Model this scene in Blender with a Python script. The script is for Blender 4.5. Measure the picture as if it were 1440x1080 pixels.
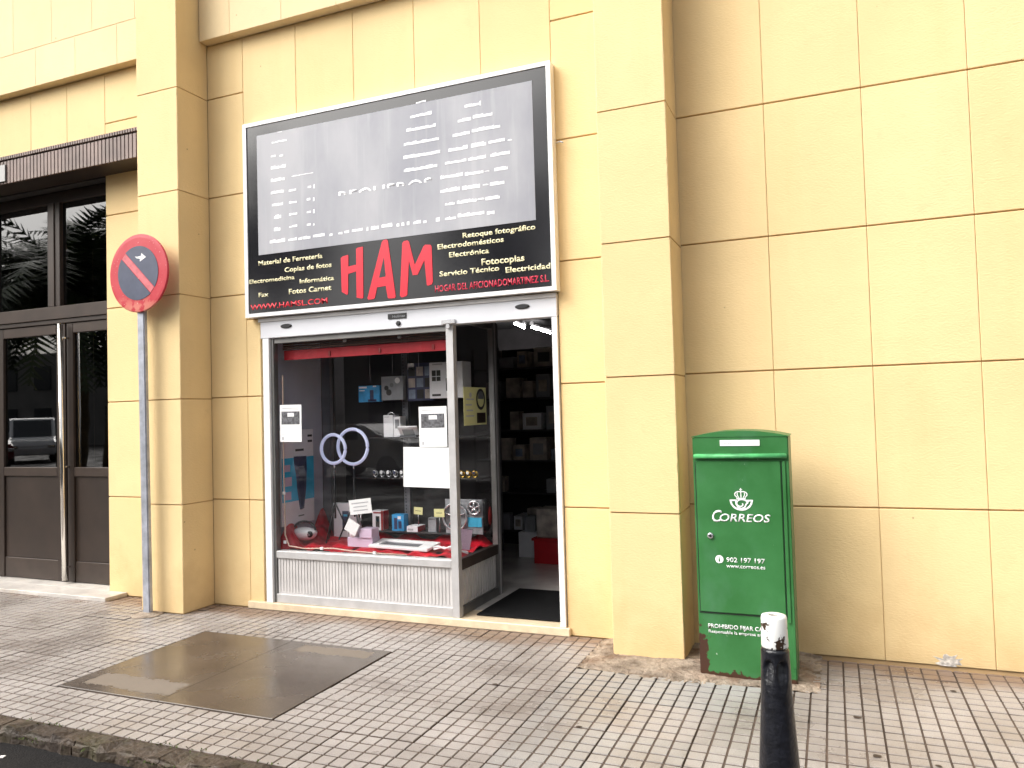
import bpy, bmesh, math, random
from mathutils import Vector, Matrix
R = math.radians
rnd = random.Random(7)
sc = bpy.context.scene
for o in list(bpy.data.objects): bpy.data.objects.remove(o)
col = sc.collection

# ------------------------------------------------------------------ camera
YAW, PITCH, ROLL, F = -.3913, .0342, -.0277, 1085.79
fw = Vector((math.sin(YAW)*math.cos(PITCH), math.cos(YAW)*math.cos(PITCH), math.sin(PITCH)))
r0 = Vector((math.cos(YAW), -math.sin(YAW), 0)); u0 = r0.cross(fw)
rt = r0*math.cos(ROLL) + u0*math.sin(ROLL); up = -r0*math.sin(ROLL) + u0*math.cos(ROLL)
cam = bpy.data.objects.new('camera', bpy.data.cameras.new('camera'))
cam.matrix_world = Matrix(((rt.x, up.x, -fw.x, 0), (rt.y, up.y, -fw.y, 0), (rt.z, up.z, -fw.z, 1.6413), (0, 0, 0, 1)))
cam.data.sensor_width = 36; cam.data.lens = F/1440*36; cam.data.clip_end = 2000; cam.data.clip_start = .05
col.objects.link(cam); sc.camera = cam

# ------------------------------------------------------------------ world, sun, exposure
SUN_EL, SUN_DIR = 44, Vector((1.0, 1, 0))          # light travels towards +x +y (left front of the facade)
w = bpy.data.worlds.new('World'); sc.world = w; w.use_nodes = True
nt = w.node_tree; nt.nodes.clear()
sky = nt.nodes.new('ShaderNodeTexSky'); sky.sky_type = 'NISHITA'; sky.sun_disc = False
sky.sun_elevation = R(SUN_EL); sky.sun_rotation = math.atan2(-SUN_DIR.x, -SUN_DIR.y)
sky.dust_density = 6; sky.air_density = 1.2; sky.ozone_density = 1
hs = nt.nodes.new('ShaderNodeHueSaturation'); hs.inputs['Saturation'].default_value = .25
bg = nt.nodes.new('ShaderNodeBackground'); bg.inputs['Strength'].default_value = .102
wo = nt.nodes.new('ShaderNodeOutputWorld')
nt.links.new(sky.outputs[0], hs.inputs['Color']); nt.links.new(hs.outputs[0], bg.inputs[0]); nt.links.new(bg.outputs[0], wo.inputs[0])
sun = bpy.data.objects.new('sun', bpy.data.lights.new('sun', 'SUN')); col.objects.link(sun)
sun.data.energy = 1.2; sun.data.angle = R(60); sun.data.color = (1, .97, .91)
d = Vector((SUN_DIR.x, SUN_DIR.y, -math.tan(R(SUN_EL))*SUN_DIR.length)).normalized()
sun.rotation_euler = d.to_track_quat('-Z', 'Y').to_euler()
vs = sc.view_settings; vs.view_transform = 'Standard'; vs.look = 'None'; vs.gamma = 1; vs.use_curve_mapping = False
vs.exposure = 1.3

# ------------------------------------------------------------------ materials
def nodes(name):
    m = bpy.data.materials.new(name); m.use_nodes = True
    n = m.node_tree; b = n.nodes['Principled BSDF']
    return m, n, b
def mix(n, a, b, fac, mode='MIX'):
    x = n.nodes.new('ShaderNodeMix'); x.data_type = 'RGBA'; x.blend_type = mode
    for s, v in ((x.inputs[0], fac), (x.inputs[6], a), (x.inputs[7], b)):
        if hasattr(v, 'is_output'): n.links.new(v, s)
        elif isinstance(v, (int, float)): s.default_value = v
        else: s.default_value = (*v, 1)
    return x.outputs[2]
def noise(n, scale, detail=4, vec=None, rough=.55, stretch=None):
    t = n.nodes.new('ShaderNodeTexNoise'); t.inputs['Scale'].default_value = scale
    t.inputs['Detail'].default_value = detail; t.inputs['Roughness'].default_value = rough
    if vec is None:
        g = n.nodes.new('ShaderNodeNewGeometry'); vec = g.outputs['Position']
    if stretch:
        mp = n.nodes.new('ShaderNodeMapping'); mp.inputs['Scale'].default_value = stretch
        n.links.new(vec, mp.inputs[0]); vec = mp.outputs[0]
    n.links.new(vec, t.inputs['Vector'])
    return t.outputs['Fac']
def ramp(n, v, a, b, lo=0, hi=1):
    r = n.nodes.new('ShaderNodeMapRange'); r.inputs[1].default_value = a; r.inputs[2].default_value = b
    r.inputs[3].default_value = lo; r.inputs[4].default_value = hi
    n.links.new(v, r.inputs[0]); return r.outputs[0]
def bump(n, b, h, dist, strength=1):
    k = n.nodes.new('ShaderNodeBump'); k.inputs['Distance'].default_value = dist; k.inputs['Strength'].default_value = strength
    n.links.new(h, k.inputs['Height']); n.links.new(k.outputs[0], b.inputs['Normal'])
def math_(n, op, a, b=None):
    k = n.nodes.new('ShaderNodeMath'); k.operation = op
    for i, v in enumerate((a, b)):
        if v is None: continue
        if hasattr(v, 'is_output'): n.links.new(v, k.inputs[i])
        else: k.inputs[i].default_value = v
    return k.outputs[0]
def simple(name, c, rough=.5, metal=0, var=.12, vscale=6, bmp=0, bscale=60, emit=None, spec=.5, coat=0):
    m, n, b = nodes(name)
    dk = tuple(x*(1-var) for x in c); lt = tuple(min(1, x*(1+var)) for x in c)
    b.inputs['Roughness'].default_value = rough; b.inputs['Metallic'].default_value = metal
    b.inputs['Specular IOR Level'].default_value = spec; b.inputs['Coat Weight'].default_value = coat
    f = noise(n, vscale, 5)
    n.links.new(mix(n, dk, lt, ramp(n, f, .3, .7)), b.inputs['Base Color'])
    if bmp: bump(n, b, noise(n, bscale, 3), bmp)
    if emit:
        b.inputs['Emission Color'].default_value = (*emit[:3], 1); b.inputs['Emission Strength'].default_value = emit[3]
    return m
def posz(n):
    g = n.nodes.new('ShaderNodeNewGeometry'); s = n.nodes.new('ShaderNodeSeparateXYZ')
    n.links.new(g.outputs['Position'], s.inputs[0]); return s.outputs
M = {}
def stucco(name, c, dirt=.5):
    m, n, b = nodes(name)
    big = noise(n, .9, 5); fine = noise(n, 9, 6)
    base = mix(n, tuple(x*.93 for x in c), tuple(min(1, x*1.05) for x in c), ramp(n, big, .35, .65))
    base = mix(n, base, tuple(x*.86 for x in c), ramp(n, fine, .6, .8, 0, .45))
    oi = n.nodes.new('ShaderNodeObjectInfo')
    base = mix(n, base, (c[0]*.93, c[1]*.88, c[2]*.76), ramp(n, oi.outputs['Random'], 0, 1, 0, .3))
    # vertical run marks and pits of a hand brushed render
    st = noise(n, 1, 5, stretch=(5, 5, .5))
    base = mix(n, base, (c[0]*.78, c[1]*.68, c[2]*.5), ramp(n, st, .52, .76, 0, .28*dirt))
    z = posz(n)[2]
    edge = math_(n, 'SUBTRACT', ramp(n, z, 0, .75, 1, 0), ramp(n, noise(n, 5, 6), .3, .7, 0, .75))
    base = mix(n, base, (c[0]*.6, c[1]*.44, c[2]*.3), ramp(n, edge, 0, .9, 0, .62*dirt))
    pits = n.nodes.new('ShaderNodeTexVoronoi'); pits.inputs['Scale'].default_value = 3.3
    g = n.nodes.new('ShaderNodeNewGeometry'); n.links.new(g.outputs['Position'], pits.inputs['Vector'])
    base = mix(n, base, (.18, .12, .07), ramp(n, pits.outputs['Distance'], .028, .016, 0, .6))
    n.links.new(base, b.inputs['Base Color']); b.inputs['Roughness'].default_value = .8
    b.inputs['Specular IOR Level'].default_value = .25
    h = math_(n, 'ADD', noise(n, 45, 5, stretch=(1, 1, 2.2)), math_(n, 'MULTIPLY', noise(n, 7, 4), 1.2))
    bump(n, b, h, .006, .45)
    return m
WALLC = (.79, .60, .325)
M['stucco'] = stucco('ochre_render', WALLC)
M['stucco_upper'] = stucco('ochre_render_upper', (.78, .62, .38), .2)
M['joint'] = simple('joint_mortar', (.52, .34, .17), .9)
def make_pad(name, a, b_, c_):
    m, n, b = nodes(name)
    oi = n.nodes.new('ShaderNodeObjectInfo')
    base = mix(n, a, b_, oi.outputs['Random'])
    sp = noise(n, 190, 2, rough=.8)
    base = mix(n, base, tuple(x*.55 for x in c_), ramp(n, sp, .56, .66, 0, .55))
    base = mix(n, base, (.75, .72, .68), ramp(n, noise(n, 260, 2), .62, .7, 0, .5))
    blot = noise(n, 1.6, 6)
    base = mix(n, base, (.15, .12, .10), ramp(n, blot, .46, .7, 0, .6))
    base = mix(n, base, (.14, .105, .08), ramp(n, noise(n, 6.5, 6, rough=.7), .60, .74, 0, .6))
    wy = posz(n)
    near = math_(n, 'SUBTRACT', ramp(n, wy[1], 4.9, 5.3, 0, 1.15), ramp(n, noise(n, 3, 5), .3, .7, 0, .6))
    base = mix(n, base, (.17, .10, .06), ramp(n, near, 0, .6, 0, .75))
    left = ramp(n, wy[0], -3.4, -6.2, 0, 1)
    n.links.new(base, b.inputs['Base Color'])
    rg = ramp(n, blot, .42, .6, .46, .26)
    n.links.new(rg, b.inputs['Roughness'])
    b.inputs['Specular IOR Level'].default_value = .5
    bump(n, b, math_(n, 'ADD', noise(n, 160, 3), noise(n, 14, 3)), .0016, .8)
    return m
M['pad'] = make_pad('terrazzo_pads', (.295, .268, .250), (.365, .335, .318), (.24, .21, .2))
M['pad_grey'] = make_pad('terrazzo_pads_grey', (.275, .262, .252), (.335, .32, .308), (.2, .2, .2))
M['grout'] = simple('dirty_grout', (.085, .06, .046), .85, var=.4, vscale=4, bmp=.002)
def mk_asphalt():
    m, n, b = nodes('wet_asphalt')
    n.links.new(mix(n, (.006, .006, .007), (.026, .024, .023), ramp(n, noise(n, 90, 5), .35, .75)), b.inputs['Base Color'])
    n.links.new(ramp(n, noise(n, 1.2, 4), .4, .6, .35, .8), b.inputs['Roughness']); b.inputs['Specular IOR Level'].default_value = .15
    bump(n, b, noise(n, 120, 3), .006); return m
M['asphalt'] = mk_asphalt()
def mk_kerb():
    m, n, b = nodes('mossy_kerb_stone')
    base = mix(n, (.035, .024, .016), (.095, .068, .046), ramp(n, noise(n, 7, 6), .3, .7))
    base = mix(n, base, (.05, .045, .016), ramp(n, noise(n, 5, 6, rough=.7), .5, .62, 0, .6))
    base = mix(n, base, (.03, .02, .015), ramp(n, noise(n, 2.2, 5), .5, .7, 0, .85))
    n.links.new(base, b.inputs['Base Color']); b.inputs['Roughness'].default_value = .6
    bump(n, b, noise(n, 30, 6), .02); return m
M['kerb'] = mk_kerb()
def mk_plate():
    m, n, b = nodes('wet_granite_cover')
    base = mix(n, (.065, .050, .040), (.115, .092, .075), ramp(n, noise(n, 2.4, 6), .3, .7))
    base = mix(n, base, (.02, .015, .011), ramp(n, noise(n, 130, 3, rough=.8), .5, .64, 0, .8))
    base = mix(n, base, (.22, .17, .13), ramp(n, noise(n, 170, 2), .60, .68, 0, .7))
    s = posz(n); wob = math_(n, 'MULTIPLY', math_(n, 'SUBTRACT', noise(n, 9, 7, rough=.65), .5), .16)
    def band(x0, x1, y0, y1):      # a strip that has dried off
        yy = math_(n, 'ADD', s[1], wob); xx = math_(n, 'ADD', s[0], wob)
        k = math_(n, 'MULTIPLY', ramp(n, yy, y0, y0+.012), ramp(n, yy, y1, y1-.012))
        return math_(n, 'MULTIPLY', k, math_(n, 'MULTIPLY', ramp(n, xx, x0, x0+.02), ramp(n, xx, x1, x1-.02)))
    dry = math_(n, 'MAXIMUM', band(-3.56, -2.96, 4.45, 4.60), band(-4.44, -3.72, 3.50, 3.70))
    dry = math_(n, 'MULTIPLY', dry, ramp(n, noise(n, 30, 5), .25, .45, .55, 1))
    base = mix(n, base, (.205, .170, .135), math_(n, 'MULTIPLY', dry, .8))
    n.links.new(base, b.inputs['Base Color'])
    r_ = math_(n, 'ADD', ramp(n, noise(n, 1.8, 5), .35, .7, .17, .34), math_(n, 'MULTIPLY', dry, .5))
    n.links.new(r_, b.inputs['Roughness']); b.inputs['Specular IOR Level'].default_value = .6
    bump(n, b, math_(n, 'ADD', noise(n, 90, 3), math_(n, 'MULTIPLY', noise(n, 5, 3), 2)), .0009, .5); return m
M['plate'] = mk_plate()
M['dry'] = simple('dry_patch', (.20, .165, .13), .75, var=.4, vscale=30, bmp=.002, bscale=80)
def mk_conc():
    m, n, b = nodes('broken_concrete')
    base = mix(n, (.13, .095, .068), (.42, .345, .27), ramp(n, noise(n, 6, 7, rough=.65), .35, .65))
    base = mix(n, base, (.14, .06, .022), ramp(n, noise(n, 3.2, 5), .52, .68, 0, .7))
    n.links.new(base, b.inputs['Base Color']); b.inputs['Roughness'].default_value = .85
    bump(n, b, noise(n, 40, 6), .02); return m
M['concrete'] = mk_conc()
def mk_marble(name, a, bb):
    m, n, b = nodes(name)
    v = noise(n, 3, 8, rough=.7)
    base = mix(n, a, bb, ramp(n, v, .42, .6))
    base = mix(n, base, (.35, .24, .12), ramp(n, noise(n, 5, 6), .58, .75, 0, .5))
    n.links.new(base, b.inputs['Base Color']); b.inputs['Roughness'].default_value = .35
    bump(n, b, noise(n, 25, 4), .003); return m
M['marble'] = mk_marble('cream_marble', (.74, .61, .42), (.60, .48, .33))
M['marble_white'] = mk_marble('white_marble', (.66, .62, .57), (.48, .45, .42))
M['floor'] = simple('polished_floor', (.50, .47, .44), .22, var=.2, vscale=3)
M['white'] = simple('white_lacquer', (.80, .80, .81), .35, var=.03)
M['whitebox'] = simple('shutter_box_white', (.66, .67, .71), .3, var=.04, vscale=2)
M['alu'] = simple('brushed_aluminium', (.50, .49, .49), .38, .25, var=.1, vscale=10)
M['alu_rib'] = simple('ribbed_aluminium', (.58, .56, .55), .38, .15, var=.15, vscale=5)
M['alu_dark'] = simple('dull_aluminium', (.22, .215, .21), .4, .7)
M['galv'] = simple('galvanised_steel', (.42, .44, .50), .42, .55, var=.28, vscale=9)
M['bronze'] = simple('dark_bronze_metal', (.030, .0195, .0145), .45, .1, var=.25, vscale=3)
M['bronze_lt'] = simple('bronze_rail', (.048, .034, .027), .4, .2, var=.2, vscale=5)
M['chrome'] = simple('polished_steel', (.75, .72, .68), .14, 1, var=.05)
M['fascia'] = simple('brown_fascia', (.19, .135, .115), .5, .05, var=.3, vscale=4)
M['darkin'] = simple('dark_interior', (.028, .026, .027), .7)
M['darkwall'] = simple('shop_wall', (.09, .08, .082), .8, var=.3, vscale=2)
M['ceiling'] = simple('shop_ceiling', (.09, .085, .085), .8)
M['black'] = simple('black_plastic', (.015, .015, .017), .35)
M['mat'] = simple('rubber_mat', (.007, .007, .0075), .9, bmp=.004, bscale=150, spec=.15)
M['rubber'] = simple('bollard_paint', (.008, .0085, .012), .30, var=.5, vscale=30, bmp=.003, bscale=50)
M['signblack'] = simple('sign_black', (.010, .010, .013), .12, var=.15, coat=.0, spec=.5)
def mk_signpanel():
    m, n, b = nodes('frosted_sign_film')
    f = noise(n, 1.1, 5, stretch=(1.6, 1, .8))
    base = mix(n, (.285, .29, .325), (.41, .41, .435), ramp(n, f, .35, .66))
    n.links.new(mix(n, base, (.48, .48, .50), ramp(n, noise(n, 3, 3, stretch=(5, 1, .3)), .55, .8, 0, .5)), b.inputs['Base Color'])
    b.inputs['Roughness'].default_value = .5; b.inputs['Specular IOR Level'].default_value = .25; return m
M['signpanel'] = mk_signpanel()
M['signdash'] = simple('white_film_letter', (.86, .86, .88), .5, var=.02)
M['signtext'] = simple('pale_yellow_letter', (.84, .78, .50), .5, var=.03)
M['signred'] = simple('red_letter', (.66, .008, .030), .35, var=.05)
M['signred2'] = simple('dull_red_letter', (.52, .015, .05), .4, var=.1)
def mk_disc():
    m, n, b = nodes('faded_red_sign')
    base = mix(n, (.44, .014, .030), (.50, .045, .06), ramp(n, noise(n, 4, 5), .4, .65))
    z = posz(n)[2]
    low = math_(n, 'MULTIPLY', ramp(n, z, 2.72, 2.60, 0, 1), ramp(n, noise(n, 14, 4), .42, .52, 0, 1))
    base = mix(n, base, (.62, .24, .17), math_(n, 'MULTIPLY', low, .75))
    base = mix(n, base, (.7, .62, .55), ramp(n, noise(n, 60, 2), .70, .74, 0, .8))
    n.links.new(base, b.inputs['Base Color']); b.inputs['Roughness'].default_value = .35; return m
M['discred'] = mk_disc()
M['discbar'] = simple('faded_bar_red', (.56, .13, .15), .4, var=.2, vscale=20)
M['discblue'] = simple('faded_sign_blue', (.062, .072, .115), .4, var=.18, vscale=7)
M['paper'] = simple('paper', (.82, .82, .82), .8, var=.02)
M['paper_y'] = simple('yellow_paper', (.66, .64, .30), .7, var=.05)
M['paper_print'] = simple('printed_grey', (.10, .10, .11), .7, var=.7, vscale=55)
M['ink'] = simple('faint_ink', (.45, .45, .47), .8)
M['inkdark'] = simple('dark_ink', (.05, .05, .05), .8)
def mk_mail():
    m, n, b = nodes('green_mailbox_paint')
    base = mix(n, (.022, .125, .028), (.040, .175, .052), ramp(n, noise(n, 3.2, 5), .35, .65))
    base = mix(n, base, (.07, .19, .10), ramp(n, noise(n, 5, 6, stretch=(1, 1, .6)), .55, .75, 0, .55))
    s = posz(n)
    # rust creeping up from the lower left corner and along the foot
    dx = ramp(n, s[0], -.80, -.715, 1, 0); dz = ramp(n, s[2], .08, .36, 1, 0)
    k = math_(n, 'MULTIPLY', dx, dz); ft = ramp(n, s[2], .045, .0, .55, 0)
    ft2 = ramp(n, s[2], .06, .015, 0, .9)
    tot = math_(n, 'ADD', math_(n, 'MAXIMUM', math_(n, 'MULTIPLY', k, 1.6), ft2), ramp(n, noise(n, 22, 5), .3, .7, -.55, .5))
    base = mix(n, base, (.055, .022, .012), ramp(n, tot, .5, .58))
    chip = ramp(n, noise(n, 34, 3), .735, .75, 0, .8)
    base = mix(n, base, (.5, .6, .5), chip)
    n.links.new(base, b.inputs['Base Color']); b.inputs['Roughness'].default_value = .38
    bump(n, b, noise(n, 3.2, 3), .016, .6); return m
M['mail'] = mk_mail()
M['mail_lip'] = simple('worn_green_lip', (.07, .36, .12), .4, var=.3, vscale=20)
def mk_bolltop():
    m, n, b = nodes('chipped_white_paint')
    t = n.nodes.new('ShaderNodeNewGeometry')
    f = noise(n, 14, 5, rough=.62)
    n.links.new(mix(n, (.78, .78, .76), (.045, .025, .015), ramp(n, f, .525, .54)), b.inputs['Base Color'])
    b.inputs['Roughness'].default_value = .4; bump(n, b, ramp(n, f, .52, .55, 1, 0), .002); return m
M['bolltop'] = mk_bolltop()
M['cloth'] = simple('red_satin', (.50, .006, .02), .42, var=.35, vscale=9)
M['valance'] = simple('red_valance', (.42, .008, .018), .6, var=.2)
M['slat'] = simple('brown_blind', (.10, .045, .03), .6, var=.3)
M['pale'] = simple('pale_panel', (.47, .48, .56), .5, var=.06)
M['post'] = simple('grey_upright', (.16, .165, .18), .45, .3)
M['boxwhite'] = simple('white_card', (.80, .80, .83), .5, var=.05)
M['boxgrey'] = simple('grey_card', (.27, .28, .30), .5, var=.12, vscale=14)
M['boxblue'] = simple('cyan_card', (.03, .30, .62), .4, var=.3, vscale=12)
M['cyan'] = simple('cyan_print', (.06, .46, .72), .45, var=.2)
M['navy'] = simple('navy_plastic', (.035, .04, .10), .3, var=.3)
M['boxred'] = simple('red_card', (.50, .012, .02), .45, var=.15)
M['lavender'] = simple('lavender_card', (.60, .48, .62), .5, var=.05)
M['ringwhite'] = simple('ring_diffuser', (.70, .74, .95), .4, var=.03, emit=(.6, .66, 1, .12))
M['gold'] = simple('gold_metal', (.75, .5, .12), .2, 1)
M['silver'] = simple('silver_plastic', (.6, .6, .62), .2, .8)
M['cable'] = simple('clear_cable', (.62, .45, .36), .4)
M['dim'] = simple('dim_card', (.42, .37, .33), .6, var=.4, vscale=9)
M['dim2'] = simple('dim_card_blue', (.20, .25, .34), .5, var=.4, vscale=9)
M['dimred'] = simple('dim_card_red', (.28, .02, .02), .5, var=.3)
M['shelf'] = simple('dark_shelf', (.05, .048, .05), .5)
M['tube'] = simple('lit_tube', (.9, .9, .9), .5, emit=(1, 1, 1, 45))
M['trunk'] = simple('palm_trunk', (.07, .05, .022), .9, var=.5, vscale=8, bmp=.03, bscale=20)
M['frond'] = simple('palm_leaf', (.035, .06, .022), .45, var=.4, vscale=3)
M['opp'] = simple('far_facade', (.16, .15, .14), .8, var=.2, vscale=.6)
M['oppglass'] = simple('far_glass', (.03, .035, .04), .15)
M['vanwhite'] = simple('van_paint', (.72, .73, .75), .25, var=.02, coat=.8)
M['carred'] = simple('car_paint_red', (.12, .012, .015), .25, var=.05, coat=.8)
M['silver_paint'] = simple('silver_car_paint', (.5, .5, .52), .3, .3, var=.03, coat=.8)
M['van_grey'] = simple('dark_car_paint', (.06, .06, .07), .3, var=.03, coat=.8)
M['tyre'] = simple('tyre_rubber', (.02, .02, .02), .8)
M['moss'] = simple('moss', (.07, .10, .02), .9, var=.5, vscale=40)
M['litter'] = simple('white_litter', (.75, .73, .70), .7)
M['stain'] = simple('gum_stain', (.045, .03, .022), .6)
M['plaster'] = simple('bare_plaster', (.55, .50, .45), .8, var=.45, vscale=45, bmp=.004)
def mk_glass(name, tint, ior=1.5, refl=1.0):
    m = bpy.data.materials.new(name); m.use_nodes = True; n = m.node_tree; n.nodes.clear()
    t = n.nodes.new('ShaderNodeBsdfTransparent'); t.inputs[0].default_value = (*tint, 1)
    g = n.nodes.new('ShaderNodeBsdfGlossy'); g.inputs['Roughness'].default_value = .015
    f = n.nodes.new('ShaderNodeFresnel'); f.inputs[0].default_value = ior
    x = n.nodes.new('ShaderNodeMixShader'); o = n.nodes.new('ShaderNodeOutputMaterial')
    gg = n.nodes.new('ShaderNodeNewGeometry'); k = math_(n, 'MULTIPLY', math_(n, 'MULTIPLY', f.outputs[0], refl), math_(n, 'SUBTRACT', 1, gg.outputs['Backfacing']))
    n.links.new(k, x.inputs[0]); n.links.new(t.outputs[0], x.inputs[1]); n.links.new(g.outputs[0], x.inputs[2])
    n.links.new(x.outputs[0], o.inputs[0]); return m
M['glass'] = mk_glass('window_glass', (.98, .98, .98), 1.5, 1.7)
M['doorglass'] = mk_glass('tinted_door_glass', (.4, .38, .38), 1.6, 2.3)
M['clear'] = mk_glass('clear_plastic', (.88, .84, .86), 1.6)

# ------------------------------------------------------------------ mesh helpers
OFF = {}
def B(): return bmesh.new()
def box(bm, x0, x1, y0, y1, z0, z1, bev=0, mtx=None, mi=0):
    vs_ = [bm.verts.new((x, y, z)) for x in (x0, x1) for y in (y0, y1) for z in (z0, z1)]
    fs = [bm.faces.new([vs_[i] for i in f]) for f in ((0, 1, 3, 2), (4, 6, 7, 5), (0, 4, 5, 1), (2, 3, 7, 6), (0, 2, 6, 4), (1, 5, 7, 3))]
    for f in fs: f.material_index = mi
    if bev:
        es = list({e for f in fs for e in f.edges})
        bmesh.ops.bevel(bm, geom=es, offset=bev, segments=1, affect='EDGES')
    if mtx is not None:
        bmesh.ops.transform(bm, matrix=mtx, verts=[v for v in vs_ if v.is_valid] if not bev else list(bm.verts))
    return bm
def prism(bm, pts, y0, y1, mi=0):
    """outline in x-z, thickness along y"""
    a = [bm.verts.new((x, y0, z)) for x, z in pts]; b = [bm.verts.new((x, y1, z)) for x, z in pts]
    fa = bm.faces.new(a); fb = bm.faces.new(b[::-1]); fa.material_index = fb.material_index = mi
    n = len(pts)
    for i in range(n):
        f = bm.faces.new((a[(i+1) % n], a[i], b[i], b[(i+1) % n])); f.material_index = mi
    return bm
def tube(bm, pts, r, seg=10, caps=True, close=False):
    pts = [Vector(p) for p in pts]; n = len(pts); rings = []
    rr = r if isinstance(r, (list, tuple)) else [r]*n
    ref = Vector((0, 0, 1))
    for i, p in enumerate(pts):
        a = pts[(i-1) % n] if (i or close) else p; b = pts[(i+1) % n] if (i < n-1 or close) else p
        t = (b-a).normalized()
        if abs(t.dot(ref)) > .95: ref = Vector((1, 0, 0)) if abs(t.x) < .9 else Vector((0, 1, 0))
        u = t.cross(ref).normalized(); v = t.cross(u)
        rings.append([bm.verts.new(p + (u*math.cos(2*math.pi*k/seg) + v*math.sin(2*math.pi*k/seg))*rr[i]) for k in range(seg)])
    for i in range(n if close else n-1):
        A, Bq = rings[i], rings[(i+1) % n]
        for k in range(seg):
            f = bm.faces.new((A[k], A[(k+1) % seg], Bq[(k+1) % seg], Bq[k])); f.smooth = True
    if caps and not close:
        bm.faces.new(rings[0]); bm.faces.new(rings[-1][::-1])
    return bm
def lathe(bm, c, prof, seg=32, axis='Z', smooth=True):
    rings = []
    for r, h in prof:
        ring = []
        for k in range(seg):
            a = 2*math.pi*k/seg
            if axis == 'Z': p = (c[0]+r*math.cos(a), c[1]+r*math.sin(a), c[2]+h)
            elif axis == 'Y': p = (c[0]+r*math.cos(a), c[1]+h, c[2]+r*math.sin(a))
            else: p = (c[0]+h, c[1]+r*math.cos(a), c[2]+r*math.sin(a))
            ring.append(bm.verts.new(p))
        rings.append(ring)
    for i in range(len(rings)-1):
        for k in range(seg):
            f = bm.faces.new((rings[i][k], rings[i][(k+1) % seg], rings[i+1][(k+1) % seg], rings[i+1][k])); f.smooth = smooth
    bm.faces.new(rings[0]); bm.faces.new(rings[-1][::-1])
    return bm
def ribbon(bm, pts, wd, y0, y1):
    """flat stroke in x-z along a polyline"""
    L, Rr = [], []
    n = len(pts)
    for i, p in enumerate(pts):
        a = Vector(pts[max(0, i-1)]); b = Vector(pts[min(n-1, i+1)]); t = (b-a).normalized(); q = Vector((-t.y, t.x))
        ww = wd[i] if isinstance(wd, (list, tuple)) else wd
        L.append((p[0]+q.x*ww/2, p[1]+q.y*ww/2)); Rr.append((p[0]-q.x*ww/2, p[1]-q.y*ww/2))
    for i in range(n-1):
        prism(bm, [L[i], L[i+1], Rr[i+1], Rr[i]], y0, y1)
    return bm
def finish(bm, name, mats, parent=None, label=None, cat=None, group=None, kind=None, loc=None):
    bmesh.ops.recalc_face_normals(bm, faces=bm.faces)
    me = bpy.data.meshes.new(name)
    if parent is None:
        if loc is None:
            xs = [v.co for v in bm.verts]
            loc = (sum(v.x for v in xs)/len(xs), sum(v.y for v in xs)/len(xs), min(v.z for v in xs))
    else: loc = OFF[parent.name]
    bmesh.ops.translate(bm, verts=bm.verts, vec=-Vector(loc))
    bm.to_mesh(me); bm.free()
    for m in (mats if isinstance(mats, (list, tuple)) else [mats]): me.materials.append(M[m] if isinstance(m, str) else m)
    return link(me, name, parent, label, cat, group, kind, loc)
def link(me, name, parent=None, label=None, cat=None, group=None, kind=None, loc=(0, 0, 0)):
    o = bpy.data.objects.new(name, me); col.objects.link(o); OFF[o.name] = Vector(loc)
    if parent is None: o.location = loc
    else: o.parent = parent
    if label: o['label'] = label
    if cat: o['category'] = cat
    if group: o['group'] = group
    if kind: o['kind'] = kind
    return o
def thing(name, label, cat, loc, group=None, kind=None):
    return link(None, name, None, label, cat, group, kind, loc)
def plane_mtx(c, xdir, ndir):
    """local x -> xdir, local -y -> ndir (facing), z stays up-ish"""
    x = Vector(xdir).normalized(); y = -Vector(ndir).normalized(); z = x.cross(y)
    m = Matrix((x, y, z)).transposed().to_4x4(); m.translation = Vector(c); return m
# text ------------------------------------------------------------
def text_bm(s, x0, x1, z0, cap, y, bold=0, depth=.0015, shear=0, squeeze=None, spacing=1):
    cu = bpy.data.curves.new('t', 'FONT'); cu.body = s; cu.size = 1; cu.extrude = 0; cu.offset = bold; cu.shear = shear
    cu.resolution_u = 3; cu.space_character = spacing
    ob = bpy.data.objects.new('t', cu)
    me = bpy.data.meshes.new_from_object(ob); bpy.data.objects.remove(ob)
    bm = B(); bm.from_mesh(me); bpy.data.meshes.remove(me)
    xs = [v.co.x for v in bm.verts]; a, b = min(xs), max(xs)
    sx = (x1-x0)/(b-a); sz = cap/.72
    for v in bm.verts: v.co = Vector((x0+(v.co.x-a)*sx, y, z0+v.co.y*sz))
    r = bmesh.ops.extrude_face_region(bm, geom=bm.faces[:])
    for g in r['geom']:
        if isinstance(g, bmesh.types.BMVert): g.co.y += depth
    return bm
def add_text(parent, s, x0, x1, z0, cap, y, mat, bold=0, name='lettering', mtx=None, **k):
    bm = text_bm(s, x0, x1, z0, cap, y, bold, **k)
    if mtx is not None: bmesh.ops.transform(bm, matrix=mtx, verts=bm.verts)
    return finish(bm, name, mat, parent)

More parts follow.
